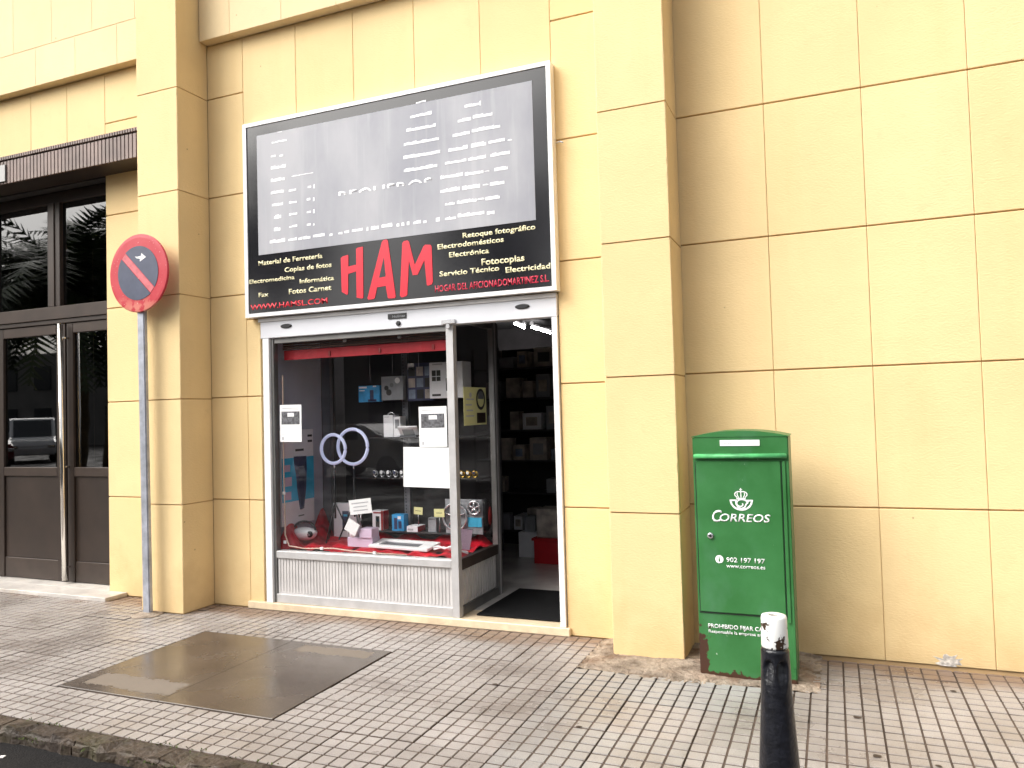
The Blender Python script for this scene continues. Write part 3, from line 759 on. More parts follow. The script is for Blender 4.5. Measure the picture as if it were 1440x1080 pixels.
bm = B(); rr = random.Random(11)
for (x0, x1, z, h) in DASH:
    # each dash is a worn word: a few chunks of uneven height
    x = x0
    while x < x1-.004:
        wdt = min(x1-x, rr.uniform(.012, .05)); hh = h*rr.uniform(.7, 1.05)
        e = rr.uniform(0, .004)
        prism(bm, [(x, z+e), (x+wdt-.0006, z+e*.6), (x+wdt-.0006, z+hh), (x+.002, z+hh-.002)], Ys-.0046, Ys-.0030)
        x += wdt
finish(bm, 'film_print', 'signdash', film, kind='stuff')
bm = text_bm('REQUEROS', -3.667, -2.802, 3.372, .102, Ys-.0046, .01, depth=.0015)
bmesh.ops.bisect_plane(bm, geom=bm.verts[:]+bm.edges[:]+bm.faces[:], plane_co=(0, 0, 3.438), plane_no=(0, 0, 1), clear_inner=True)
finish(bm, 'film_word', 'signdash', film)
for (s_, x0, x1, z, cap, b_) in (
    ('Material de Ferretería', -4.504, -3.841, 2.945, .041, .022), ('Copias de fotos', -4.229, -3.752, 2.862, .040, .022),
    ('Electromedicina', -4.608, -4.127, 2.795, .036, .022), ('Informática', -4.075, -3.730, 2.752, .038, .022),
    ('Fotos Carnet', -4.188, -3.759, 2.672, .044, .022), ('Fax', -4.507, -4.402, 2.672, .038, .022),
    ('Retoque fotográfico', -2.551, -1.957, 2.966, .040, .022), ('Electrodomésticos', -2.769, -2.211, 2.901, .040, .022),
    ('Electrónica', -2.671, -2.334, 2.829, .040, .022), ('Fotocopias', -2.399, -2.050, 2.742, .050, .022),
    ('Servicio Técnico', -2.757, -2.254, 2.689, .040, .022), ('Electricidad', -2.204, -1.850, 2.667, .041, .022)):
    add_text(sg, s_, x0, x1, z, cap, Ys-.002, 'signtext', b_)
add_text(sg, 'WWW.HAMSL.COM', -4.598, -3.799, 2.566, .047, Ys-.002, 'signred', .015)
add_text(sg, 'HOGAR DEL AFICIONADOMARTINEZ S.L.', -2.800, -1.862, 2.572, .052, Ys-.002, 'signred2', .02)
for pts in ([(-3.660, 2.925), (-3.640, 2.937), (-3.592, 2.944), (-3.586, 2.935), (-3.590, 2.848), (-3.512, 2.856), (-3.511, 2.985), (-3.495, 2.993), (-3.446, 2.996), (-3.452, 2.582), (-3.470, 2.576), (-3.515, 2.588), (-3.514, 2.803), (-3.592, 2.788), (-3.598, 2.625), (-3.612, 2.619), (-3.657, 2.648)],
            [(-3.268, 3.012), (-3.255, 3.026), (-3.225, 3.030), (-3.212, 3.020), (-3.151, 2.566), (-3.160, 2.556), (-3.215, 2.556), (-3.224, 2.566), (-3.240, 2.660), (-3.3205, 2.655), (-3.343, 2.572), (-3.358, 2.564), (-3.404, 2.561), (-3.413, 2.574)],
            [(-3.080, 2.985), (-3.068, 2.998), (-3.035, 3.002), (-3.020, 2.990), (-2.972, 2.800), (-2.892, 2.938), (-2.875, 2.950), (-2.830, 2.944), (-2.820, 2.930), (-2.817, 2.655), (-2.826, 2.636), (-2.862, 2.627), (-2.870, 2.640), (-2.886, 2.830), (-2.950, 2.722), (-2.992, 2.722), (-3.024, 2.840), (-3.046, 2.575), (-3.058, 2.562), (-3.100, 2.556), (-3.112, 2.572)]):
    bm = B(); prism(bm, pts, Ys-.004, Ys-.0005)
    if abs(pts[0][0]+3.268) < .001:
        # open counter of the A: black inset over the stroke
        prism(bm, [(-3.252, 2.890), (-3.238, 2.735), (-3.300, 2.730)], Ys-.0046, Ys-.0042, 1)
    finish(bm, 'big_letter', ['signred', 'signblack'], sg)
# small broken wire beside the sign
bm = B(); tube(bm, [(-1.80, 5.34, 3.60), (-1.77, 5.30, 3.59), (-1.735, 5.24, 3.57), (-1.70, 5.20, 3.545)], .004, 6)
finish(bm, 'loose_wire', 'galv', label='short loose wire sticking out of the wall right of the sign', cat='wire')

# ================================================================== NO PARKING SIGN
np_ = thing('no_parking_sign', 'round faded red and blue no parking sign with small arrow on a grey post', 'road sign', (-5.41, 4.90, 0))
bm = B()
sx0, sx1 = -5.41, -5.446
vs8 = [bm.verts.new((sx0+dx if z < 1 else sx1+dx, 4.90+dy, z)) for z in (0, 3.12) for dx, dy in ((-.040, -.02), (.040, -.02), (.040, .022), (-.040, .02))]
for f in ((0, 1, 5, 4), (1, 2, 6, 5), (2, 3, 7, 6), (3, 0, 4, 7), (4, 5, 6, 7), (3, 2, 1, 0)): bm.faces.new([vs8[i] for i in f])
bmesh.ops.bevel(bm, geom=[e for e in bm.edges if abs(e.verts[0].co.z-e.verts[1].co.z) > 1], offset=.008, segments=2, affect='EDGES')
finish(bm, 'pole', 'galv', np_)
DC = Vector((-5.428, 4.862, 2.902)); RD = .336
bm = B(); lathe(bm, DC, [(RD-.012, .012), (RD, .008), (RD, -.002), (RD-.006, -.008), (RD-.030, -.0095), (.02, -.0095)], 64, 'Y', False)
disc = finish(bm, 'sign_disc', 'discred', np_)
bm = B()
for sgn in (1, -1):
    ri = .232; pts = []
    # field either side of the diagonal bar
    off = .034; a0 = math.asin(off/ri)
    for k in range(25):
        a = a0 + (math.pi-2*a0)*k/24
        x, z = ri*math.cos(a), ri*math.sin(a)*sgn
        c, s = math.cos(-R(44)), math.sin(-R(44))
        pts.append((DC.x+x*c-z*s, DC.z+x*s+z*c))
    prism(bm, pts, DC.y-.0125, DC.y-.0098)
finish(bm, 'blue_field', 'discblue', disc)
bm = B(); c, s = math.cos(-R(44)), math.sin(-R(44))
prism(bm, [(DC.x+x*c-z*s, DC.z+x*s+z*c) for x, z in ((-.225, -.028), (.225, -.028), (.225, .028), (-.225, .028))], DC.y-.0115, DC.y-.0099)
finish(bm, 'diagonal_bar', 'discbar', disc)
bm = B()
prism(bm, [(-5.459, 3.046), (-5.436, 3.028), (-5.400, 3.022), (-5.400, 2.998), (-5.330, 3.030), (-5.382, 3.068), (-5.388, 3.045), (-5.430, 3.042)], DC.y-.0142, DC.y-.0127)
finish(bm, 'arrow', 'paper', disc)
bm = B(); box(bm, -5.49, -5.39, 4.872, 4.879, 2.70, 2.73); box(bm, -5.49, -5.39, 4.872, 4.879, 3.05, 3.08); finish(bm, 'clamp', 'galv', np_)
bm = B(); lathe(bm, (-5.41, 4.90, 0), [(.13, 0), (.12, .004), (.075, .012), (.052, .024)], 11)
for v in bm.verts: v.co.x += rnd.uniform(-.014, .014); v.co.y += rnd.uniform(-.014, .014)
finish(bm, 'foot_mortar', 'concrete', np_)

# ================================================================== MAILBOX
mb = thing('mailbox', 'green metal mail relay cabinet with arched top, white lettering and rusty foot', 'mailbox', (-.52, 4.95, 0))
YM = 4.80
def arch(x0, x1, z0, zs, rise, n=20):
    pts = [(x0, z0), (x1, z0)]
    for k in range(n+1):
        t = k/n; x = x1+(x0-x1)*t
        pts.append((x, zs+rise*(1-(2*t-1)**2)))
    return pts
bm = B(); prism(bm, arch(-.797, -.243, .006, 1.442, .034), YM, YM+.30)
bmesh.ops.bevel(bm, geom=[e for e in bm.edges if abs(e.verts[0].co.y-e.verts[1].co.y) < .01], offset=.006, segments=2, affect='EDGES')
finish(bm, 'cabinet', 'mail', mb)
bm = B(); prism(bm, arch(-.803, -.237, 1.446, 1.449, .034), YM-.004, YM+.305); finish(bm, 'top_cap', 'mail', mb)
bm = B(); box(bm, -.788, -.268, YM-.006, YM-.0005, .386, .390); box(bm, -.786, -.782, YM-.003, YM-.0005, .392, 1.30); box(bm, -.288, -.284, YM-.003, YM-.0005, .392, 1.30); finish(bm, 'door_seam', 'black', mb)
bm = B(); box(bm, -.780, -.290, YM-.009, YM-.0005, .394, 1.300, .003); md = finish(bm, 'cabinet_door', 'mail', mb)
bm = B(); box(bm, -.282, -.262, YM-.014, YM-.0005, .36, 1.30, .003); box(bm, -.260, -.244, YM-.006, YM-.0005, .10, 1.30, .002); finish(bm, 'hinge_strip', 'mail', mb)
bm = B(); tube(bm, [(-.788, YM-.022, 1.330), (-.254, YM-.022, 1.330)], .0125, 10); box(bm, -.785, -.257, YM-.020, YM-.0005, 1.322, 1.345, .003); finish(bm, 'rain_lip', 'mail_lip', mb)
bm = B(); box(bm, -.632, -.403, YM-.0045, YM-.0012, 1.392, 1.427); st_ = finish(bm, 'sticker', 'paper', mb)
add_text(st_, 'Uso exclusivo de Correos', -.620, -.415, 1.404, .013, YM-.0055, 'ink', depth=.0008)
YD = YM-.0105
# crown: band, five arches, cross
bm = B()
ribbon(bm, [(-.546, 1.078), (-.494, 1.078)], .010, YD, YD+.0012)
for (a, b, t) in ((-.543, -.556, .028), (-.534, -.542, .034), (-.520, -.520, .037), (-.506, -.498, .034), (-.497, -.484, .028)):
    ribbon(bm, [(a, 1.085), (b, 1.085+t*.5), ((a+b)/2*.5+b*.5, 1.085+t*.85)], .0052, YD, YD+.0012)
ribbon(bm, [(-.557, 1.103), (-.550, 1.115), (-.538, 1.120), (-.520, 1.119), (-.502, 1.120), (-.490, 1.115), (-.483, 1.103)], .0058, YD-.0008, YD+.0004)
ribbon(bm, [(-.520, 1.118), (-.520, 1.140)], .0052, YD-.0015, YD-.0004); ribbon(bm, [(-.528, 1.131), (-.512, 1.131)], .0045, YD-.0008, YD+.0004)
finish(bm, 'crown_emblem', 'paper', md)
bm = B()
arc = [(-.5195+.0655*math.cos(a), 1.069+.058*math.sin(a)) for a in [math.pi+math.pi*k/20 for k in range(21)]]
ribbon(bm, [(-.5195+.061*math.cos(math.pi+math.pi*k/20), 1.068+.056*math.sin(math.pi+math.pi*k/20)) for k in range(21)], .0105, YD, YD+.0012)
ribbon(bm, [(-.586, 1.0675), (-.545, 1.0675)], .0085, YD-.0006, YD+.0006)
ribbon(bm, [(-.494, 1.0675), (-.452, 1.0675)], .0085, YD-.0006, YD+.0006)
ribbon(bm, [(-.551, 1.067), (-.549, 1.045), (-.538, 1.026), (-.519, 1.019), (-.501, 1.026), (-.491, 1.046), (-.476, 1.066)], .0085, YD-.0012, YD-.0002)
sp = [(-.520+(.006+.0026*k**.92)*math.cos(.5-k*.42)*1.0, 1.047+(.005+.0021*k**.92)*math.sin(.5-k*.42)) for k in range(0, 17)]
ribbon(bm, sp, .0062, YD-.0018, YD-.0008)
finish(bm, 'horn_emblem', 'paper', md)
add_text(md, 'C', -.692, -.634, .937, .072, YD, 'paper', .012, shear=.25, depth=.0012)
add_text(md, 'ORREOS', -.648, -.357, .941, .047, YD-.0005, 'paper', .012, shear=.2, depth=.0012)
bm = B(); lathe(bm, (-.659, YD+.001, .713), [(.024, 0), (.024, -.0012)], 28, 'Y', False); finish(bm, 'info_dot', 'paper', md)
add_text(md, 'i', -.663, -.654, .700, .026, YD-.0016, 'mail', .01, depth=.001)
add_text(md, '902 197 197', -.618, -.397, .699, .028, YD, 'paper', .01, depth=.001)
add_text(md, 'www.correos.es', -.619, -.397, .6645, .024, YD, 'paper', .008, depth=.001)
add_text(mb, 'PROHIBIDO FIJAR CARTELES', -.740, -.318, .298, .025, YM-.0022, 'paper', .012, depth=.001)
add_text(mb, 'Responsable la empresa anunciadora', -.738, -.318, .268, .019, YM-.0022, 'paper', .008, depth=.001)
bm = B(); lathe(bm, (-.706, YD+.002, .853), [(.018, 0), (.018, -.012), (.011, -.014)], 20, 'Y'); finish(bm, 'lock', 'silver', md)
bm = B(); lathe(bm, (-.706, YD-.013, .853), [(.007, 0), (.007, -.0018)], 12, 'Y'); finish(bm, 'keyhole', 'black', md)

# ================================================================== BOLLARD
bo = thing('bollard', 'black cast bollard with chipped white cap near the mailbox', 'bollard', (-.237, 3.15, 0))
prof = [(.105, 0), (.105, .02), (.086, .05), (.078, .20), (.064, .42), (.0575, .535)]
prof += [(.0575-.0048*k/24, .535+.145*k/24) for k in range(1, 25)] + [(.0527, .690), (.0527, .697), (.047, .705)]
bm = B(); lathe(bm, (-.237, 3.15, 0), prof, 96)
face = math.atan2(-3.15, .237)
for v in bm.verts:      # two teardrop hollows under the neck, on the street side
    dx, dy = v.co.x+.237, v.co.y-3.15; r_ = math.hypot(dx, dy); a = math.atan2(dy, dx)
    for sgn in (-1, 1):
        da = (a-face-sgn*.50+math.pi) % (2*math.pi)-math.pi
        u = da/.44; zz = (v.co.z-.632); t = zz/.034 if zz > 0 else zz/.088
        if zz < 0: u = u*(1+.35*(-t))
        q = 1-(u*u+t*t)
        if q > 0 and .5 < v.co.z < .69:
            kk = 1-.38*min(1, q*3)*max(.12, min(1, .75+zz/.09))
            v.co.x = -.237+dx*kk; v.co.y = 3.15+dy*kk; break
finish(bm, 'bollard_shaft', 'rubber', bo)
bm = B(); lathe(bm, (-.237, 3.15, 0), [(.0475, .7055), (.0500, .712), (.0478, .818), (.0455, .826), (.036, .829), (.02, .829)], 40)
finish(bm, 'bollard_cap', 'bolltop', bo)

# ================================================================== ENTRANCE MAT, INSIDE OF THE SHOP
bm = B(); box(bm, -2.60, -1.905, 5.45, 6.34, .0665, .078, .004)
mt = finish(bm, 'door_mat', 'mat', label='black rubber mat lying just inside the shop entrance', cat='mat')
shelf = thing('shop_shelving', 'tall dark shelving with dim packaged goods at the back of the shop', 'shelving', (-3.3, 8.3, .066))
for z in (.30, .72, 1.08, 1.42, 1.78, 2.12):
    bm = B(); box(bm, -5.4, -1.6, 8.05, 8.45, z-.02, z, .003); finish(bm, 'shelf_board', 'shelf', shelf)
bm = B(); box(bm, -5.4, -1.6, 8.46, 8.48, .07, 2.36); finish(bm, 'shelf_back', 'darkin', shelf)
for x in (-5.4, -4.45, -3.5, -2.55, -1.63):
    bm = B(); box(bm, x, x+.03, 8.03, 8.049, .07, 2.36, .003); finish(bm, 'shelf_upright', 'shelf', shelf)
ORD = ['first', 'second', 'third', 'fourth', 'fifth', 'sixth', 'seventh', 'eighth', 'ninth', 'tenth', 'eleventh', 'twelfth', 'thirteenth', 'fourteenth', 'fifteenth', 'sixteenth', 'seventeenth', 'eighteenth', 'nineteenth', 'twentieth', 'twenty first', 'twenty second', 'twenty third', 'twenty fourth', 'twenty fifth']
adj = ['tan', 'slate', 'dark red', 'grey', 'white']; mats_ = ['dim', 'dim2', 'dimred', 'boxgrey', 'boxwhite']
rw = {.30: 'bottom', .72: 'second', 1.08: 'third', 1.42: 'fourth', 1.78: 'fifth', 2.12: 'sixth', 2.5: 'top'}
for z in (.30, .72, 1.08, 1.42, 1.78, 2.12):
    x = -5.2+rnd.uniform(0, .1)
    cnt = -1
    while x < -1.8:
        cnt += 1
        wd_ = rnd.uniform(.10, .26); hh = rnd.uniform(.12, .27)
        q = rnd.choices(range(5), [5, 4, .7, 4, 1])[0]
        if rnd.random() < .82:
            bm = B(); box(bm, x, x+wd_, 8.07, 8.07+rnd.uniform(.1, .3), z+.001, z+hh, .002)
            t_ = finish(bm, 'product_box', mats_[q], label='%s packaged product on the %s shelf in the shop, %s from the left' % (adj[q], rw[z], ORD[cnt]), cat='box', group='boxed goods on the shelves inside the shop')
            if rnd.random() < .6:
                y_ = 8.07
                bm = B(); box(bm, x+wd_*.2, x+wd_*.8, y_-.004, y_-.001, z+hh*.25, z+hh*.75); finish(bm, 'box_print', rnd.choice(['dim2', 'inkdark', 'dim', 'boxgrey']), t_)
        else: cnt -= 1
        x += wd_+rnd.uniform(.02, .10)
bm = B(); box(bm, -3.16, -2.93, 7.72, 7.98, .0665, .335, .004); finish(bm, 'floor_box', 'boxwhite', label='pale grey carton standing on the shop floor left of the red crate', cat='box')
bm = B(); box(bm, -2.88, -2.52, 7.45, 7.78, .0665, .30, .004); box(bm, -2.90, -2.50, 7.43, 7.80, .301, .325, .004); finish(bm, 'floor_box', 'boxred', label='red crate on the shop floor right of the pale carton', cat='crate')
bm = B(); box(bm, -2.86, -2.56, 7.48, 7.76, .326, .62, .01); box(bm, -2.82, -2.60, 7.46, 7.479, .40, .56); finish(bm, 'floor_box', 'dim', label='dull brown parcel standing on top of the red crate', cat='box')
bm = B(); box(bm, -3.10, -2.98, 7.76, 7.90, .336, .50, .004); finish(bm, 'floor_box', 'boxgrey', label='small grey package on top of the pale carton', cat='box')
for (x0, y0, y1, nm) in ((-4.19, 10.0, 10.45, 'a'), (-3.42, 8.55, 9.2, 'b')):
    pass
for (p0, p1, lb) in (((-3.80, 9.37, 2.78), (-3.89, 9.93, 2.78), 'shorter lit tube lamp on the shop ceiling, upper left one in the doorway'),
                     ((-3.77, 9.91, 2.78), (-3.83, 10.83, 2.78), 'longer lit tube lamp on the shop ceiling, right one in the doorway')):
    t_ = thing('tube_lamp', lb, 'lamp', ((p0[0]+p1[0])/2, (p0[1]+p1[1])/2, p0[2]), 'tube lamps on the shop ceiling')
    bm = B(); tube(bm, [p0, p1], .013, 10); finish(bm, 'tube', 'tube', t_)
    bm = B(); tube(bm, [(p0[0], p0[1], p0[2]+.05), (p1[0], p1[1], p1[2]+.05)], .03, 8); finish(bm, 'lamp_housing', 'ceiling', t_)

# ================================================================== SHOW WINDOW
# red satin with folds
bm = B(); nx, ny = 110, 46; g = {}
for i in range(nx+1):
    for j in range(ny+1):
        px = -4.525+1.78*i/nx; py = 5.435+.72*j/ny
        z = .502+.010*math.sin(px*23+math.sin(py*11)*2)+.008*math.sin(px*9-py*31)+.006*math.sin(px*47+py*17)
        z += .014*max(0, math.sin(px*6+py*4))*max(0, math.sin(py*9+1))
        corner = max(0, 1-(px+4.525)/.32); z += corner**1.5*.20*(.5+.5*math.sin(py*14+px*20))*(py > 5.5)
        back = max(0, (py-6.0)/.16); z += back*.03*(1+math.sin(px*19))
        g[i, j] = bm.verts.new((px, py, z))
for i in range(nx):
    for j in range(ny):
        f = bm.faces.new((g[i, j], g[i+1, j], g[i+1, j+1], g[i, j+1])); f.smooth = True
finish(bm, 'red_cloth', 'cloth', label='crumpled red satin cloth covering the floor of the show window', cat='cloth')
# big shaver box leaning on the pale side wall
sb = thing('shaver_box', 'tall blue and white shaver box leaning on the left wall of the show window', 'box', (-4.51, 5.76, .66))
bm = B(); box(bm, -4.533, -4.500, 5.53, 5.985, .67, 1.52, .003); finish(bm, 'carton', 'boxwhite', sb)
bm = B(); box(bm, -4.4995, -4.498, 5.531, 5.984, .88, 1.27); cp = finish(bm, 'blue_band', 'cyan', sb)
bm = B()
prof = [(5.69, 1.28), (5.875, 1.275), (5.88, 1.17), (5.865, .98), (5.83, .80), (5.77, .795), (5.735, .98), (5.72, 1.12), (5.70, 1.18)]
a = [bm.verts.new((-4.4972, y, z)) for y, z in prof]; b = [bm.verts.new((-4.489, .5*(y-5.78)+5.78, z)) for y, z in prof]
bm.faces.new(b)
for k in range(len(prof)): bm.faces.new((a[k], a[(k+1) % len(prof)], b[(k+1) % len(prof)], b[k]))
finish(bm, 'shaver_picture', 'navy', sb)
bm = B(); box(bm, -4.4995, -4.498, 5.72, 5.84, 1.325, 1.345); box(bm, -4.4995, -4.498, 5.90, 5.965, 1.40, 1.42); box(bm, -4.4995, -4.498, 5.90, 5.965, 1.45, 1.47); box(bm, -4.4995, -4.498, 5.75, 5.83, .735, .745); finish(bm, 'box_print', 'inkdark', sb)
bm = B()
for (y0, y1, z0, z1) in ((5.56, 5.64, 1.15, 1.21), (5.56, 5.66, 1.02, 1.10), (5.56, 5.65, .90, .97)): box(bm, -4.4978, -4.4965, y0, y1, z0, z1)
finish(bm, 'box_print', 'lavender', sb)
# ring lights on tripods
def ringlight(c, rad, thick, foot, lb):
    t_ = thing('ring_light', lb, 'ring light', (c[0], c[1], .50), 'ring lights in the show window')
    bm = B(); pts = [(c[0]+rad*math.cos(a), c[1], c[2]+rad*math.sin(a)) for a in [2*math.pi*k/48 for k in range(48)]]
    tube(bm, pts, thick, 10, close=True); finish(bm, 'ring', 'ringwhite', t_)
    bm = B(); tube(bm, [(c[0], c[1]+.012, c[2]-rad-thick), (c[0], c[1]+.012, c[2]-rad-.05)], .008, 8); finish(bm, 'ring_joint', 'silver', t_)
    bm = B(); tube(bm, [(c[0], c[1]+.012, c[2]-rad-.045), (c[0], c[1]+.012, .72)], .009, 8); finish(bm, 'stem', 'black', t_)
    for k in range(3):
        a = 2.1*k+foot; bm = B(); tube(bm, [(c[0], c[1]+.012, .86), (c[0]+.16*math.cos(a), c[1]+.012+.12*math.sin(a), .515)], .007, 8); finish(bm, 'leg', 'black', t_)
ringlight((-4.145, 5.80, 1.340), .128, .0150, .4, 'smaller ring light on tripod, left and in front of the larger one')
ringlight((-4.02, 5.92, 1.354), .158, .0150, 1.3, 'larger ring light on tripod, right and behind the smaller one')
# white ovoid radio with handle
rd = thing('white_radio', 'white rounded portable radio with carrying handle on the red cloth', 'radio', (-4.36, 5.68, .52))
bm = B(); bmesh.ops.create_uvsphere(bm, u_segments=28, v_segments=16, radius=1)
for v in bm.verts:
    v.co = Vector((v.co.x*.125, v.co.y*.075, v.co.z*.070*(1 if v.co.z < 0 else .7))) + Vector((-4.38, 5.68, .605))
for f in bm.faces: f.smooth = True
finish(bm, 'radio_body', 'white', rd)
bm = B(); tube(bm, [(-4.38+.115*math.cos(a), 5.68, .63+.075*math.sin(a)) for a in [math.pi*k/14 for k in range(15)]], .009, 8); finish(bm, 'handle', 'black', rd)
bm = B(); lathe(bm, (-4.292, 5.640, .600), [(.028, 0), (.028, -.014), (.02, -.018)], 22, 'Y'); kn = finish(bm, 'radio_speaker', 'black', rd)
bm = B(); lathe(bm, (-4.292, 5.621, .600), [(.012, 0), (.014, -.006)], 16, 'Y'); finish(bm, 'radio_knob', 'silver', kn)
# narrow phone carton behind the tripods
pc = thing('phone_carton', 'white carton with phone picture standing behind the ring light tripods', 'box', (-4.15, 6.02, .52))
bm = B(); box(bm, -4.30, -4.03, 6.00, 6.06, .52, .83, .003); finish(bm, 'carton', 'boxwhite', pc)
bm = B(); box(bm, -4.20, -4.13, 5.996, 5.999, .58, .76); finish(bm, 'phone_picture', 'navy', pc)
bm = B(); box(bm, -4.185, -4.145, 5.993, 5.9955, .71, .73); finish(bm, 'phone_screen', 'cyan', pc)
def ptag(x0, x1, z0, z1, y, lb, mat='paper', tilt=0, lines=2, cat='price tag', nm='price_tag', thick=.003, stick=None):
    cx_, cz_ = (x0+x1)/2, (z0+z1)/2
    t_ = thing(nm, lb, cat, (cx_, y, z0))
    mx = Matrix.Translation((cx_, y, cz_)) @ Matrix.Rotation(tilt, 4, 'Y') @ Matrix.Translation((-cx_, -y, -cz_))
    bm = B(); box(bm, x0, x1, y, y+thick, z0, z1); bmesh.ops.transform(bm, matrix=mx, verts=bm.verts); finish(bm, 'card', mat, t_)
    bm = B()
    for k in range(lines):
        z = z1-(z1-z0)*(k+1)/(lines+1); hw = (x1-x0)*rnd.uniform(.25, .4)
        box(bm, cx_-hw, cx_+hw, y-.0012, y-.0004, z-(z1-z0)*.035, z+(z1-z0)*.035)
    bmesh.ops.transform(bm, matrix=mx, verts=bm.verts); finish(bm, 'print', 'inkdark' if lines == 1 else 'ink', t_)
    if stick:
        bm = B(); tube(bm, [(cx_, y+.005, z0+.01), (stick[0], y+.008, stick[1])], .0025, 6); finish(bm, 'holder', 'silver', t_)
    return t_
ptag(-3.835, -3.615, .800, .925, 5.58, 'white price card tilted on a wire holder above the lavender boxes', tilt=-.12, lines=3, cat='price card', stick=(-3.74, .66))
ptag(-3.86, -3.74, .635, .745, 5.56, 'blank white tag leaning at an angle in front of the lavender boxes', tilt=.5, lines=0, nm='price_tag')
lv = thing('lavender_gift_box', 'lavender gift box with two smaller boxes on top in the show window', 'gift box', (-3.74, 5.62, .51))
bm = B(); box(bm, -3.875, -3.625, 5.60, 5.72, .515, .595, .003); finish(bm, 'lower_box', 'lavender', lv)
bm = B(); box(bm, -3.745, -3.62, 5.585, 5.70, .5965, .675, .003); finish(bm, 'upper_box', 'lavender', lv)
bm = B(); lathe(bm, (-3.825, 5.65, .596), [(.05, 0), (.052, .04), (.045, .082), (.03, .09)], 20); finish(bm, 'jar', 'boxwhite', lv)
fr = thing('picture_frame', 'flat white picture frame with dark slot lying on the red cloth', 'frame', (-3.3, 5.6, .52))
m_ = Matrix.Translation((-3.34, 5.64, .535)) @ Matrix.Rotation(R(-6), 4, 'Z') @ Matrix.Rotation(R(8), 4, 'X')
for (a, b, c, d_) in ((-.30, .30, -.10, -.055), (-.30, .30, .055, .10), (-.30, -.22, -.054, .054), (.18, .30, -.054, .054)):
    bm = B(); box(bm, a, b, c, d_, 0, .022, .003); bmesh.ops.transform(bm, matrix=m_, verts=bm.verts); finish(bm, 'frame_bar', 'white', fr)
bm = B(); box(bm, -.219, .179, -.054, .054, 0, .008); bmesh.ops.transform(bm, matrix=m_, verts=bm.verts); finish(bm, 'frame_panel', 'post', fr)
bm = B(); tube(bm, [(-3.04, 5.60, .545), (-2.98, 5.57, .56), (-2.92, 5.56, .545), (-2.86, 5.55, .565), (-2.80, 5.52, .55)], .008, 8); tube(bm, [(-3.02, 5.56, .535), (-2.95, 5.60, .55), (-2.88, 5.57, .54), (-2.80, 5.56, .57)], .007, 8)
bmesh.ops.create_cube(bm, size=.05, matrix=Matrix.Translation((-2.80, 5.56, .57)))
finish(bm, 'charging_cable', 'white', label='coil of white charging cable by the corner post on the red cloth', cat='cable')
# cable along the front edge
cb = thing('edge_cable', 'thin clear cable clipped along the front edge of the show window', 'cable', (-3.9, 5.42, .51))
bm = B(); tube(bm, [(-4.40, 5.44, 2.0), (-4.405, 5.44, 1.2), (-4.40, 5.44, .62), (-4.36, 5.44, .53), (-4.2, 5.44, .512), (-4.05, 5.44, .520), (-3.9, 5.44, .527), (-3.72, 5.44, .512), (-3.5, 5.44, .506), (-3.2, 5.44, .503)], .006, 8)
finish(bm, 'cable_run', 'cable', cb)
for (x, z) in ((-4.40, .56), (-4.02, .520), (-3.50, .506), (-4.403, .98), (-4.403, 1.52)):
    bm = B(); box(bm, x-.014, x+.014, 5.428, 5.444, z-.012, z+.014, .003); finish(bm, 'cable_clip', 'white', cb)
# goods on the shelves behind
def carton(nm, x0, x1, z0, z1, y, dep, mat, lb, prints=(), cat='box', side=None):
    t_ = thing(nm, lb, cat, ((x0+x1)/2, y, z0))
    bm = B(); box(bm, x0, x1, y, y+dep, z0, z1, .002)
    finish(bm, 'carton', mat, t_)
    if side:
        bm = B(); box(bm, x1+.0005, x1+.002, y+.003, y+dep-.003, z0+.003, z1-.003); finish(bm, 'side_face', side, t_)
    for (a, b, c, d_, m2) in prints:
        bm = B(); box(bm, x0+(x1-x0)*a, x0+(x1-x0)*b, y-.0025, y-.0006, z0+(z1-z0)*c, z0+(z1-z0)*d_); finish(bm, 'print', m2, t_)
    return t_
def disc_print(par, cx_, cz_, r, y, mat, nm='print', rx=1):
    bm = B(); lathe(bm, (0, y, 0), [(r, 0), (r, -.002)], 24, 'Y', False)
    for v in bm.verts: v.co.x = v.co.x*rx+cx_; v.co.z += cz_
    return finish(bm, nm, mat, par)
YS = 6.04
# hooks carry the two upper cartons
c1 = carton('blue_headset_box', -4.025, -3.80, 1.755, 1.905, YS, .05, 'boxblue', 'cyan blue box with dark headset picture hanging at the back of the window', ((.55, .72, .05, .72, 'navy'), (.45, .85, .02, .16, 'navy'), (.04, .4, .84, .94, 'paper'), (.7, .85, .9, .98, 'paper'), (.05, .3, .68, .73, 'paper')))
c2 = carton('grey_earphone_box', -3.78, -3.555, 1.765, 1.98, YS, .06, 'boxgrey', 'grey box with dark earphone pictures hanging right of the blue box')
disc_print(c2, -3.70, 1.835, .028, YS-.0005, 'inkdark'); disc_print(c2, -3.725, 1.875, .022, YS-.0005, 'inkdark'); disc_print(c2, -3.67, 1.90, .02, YS-.0005, 'post'); disc_print(c2, -3.61, 1.94, .026, YS-.0005, 'paper')
for x in (-3.91, -3.67, -3.40):
    bm = B(); tube(bm, [(x, YS+.02, 1.93 if x < -3.8 else 1.99), (x, YS+.02, 2.42)], .0015, 5); finish(bm, 'hanging_wire', 'silver', label={-3.91: 'thin wire holding up the cyan headset box', -3.67: 'thin wire holding up the grey earphone box', -3.40: 'thin wire holding up the dark accessory card'}[x], cat='wire')
c3 = carton('accessory_display', -3.53, -3.27, 1.75, 2.09, 6.08, .03, 'navy', 'dark card of packed accessories hanging behind the corner post', [(.05+.32*i, .31+.32*i, .06+.3*j, .3+.3*j, ('dim2', 'dim', 'darkin', 'boxgrey')[(i*2+j) % 3]) for i in range(3) for j in range(3)]+[(.03, .28, .84, 1.0, 'boxwhite')])
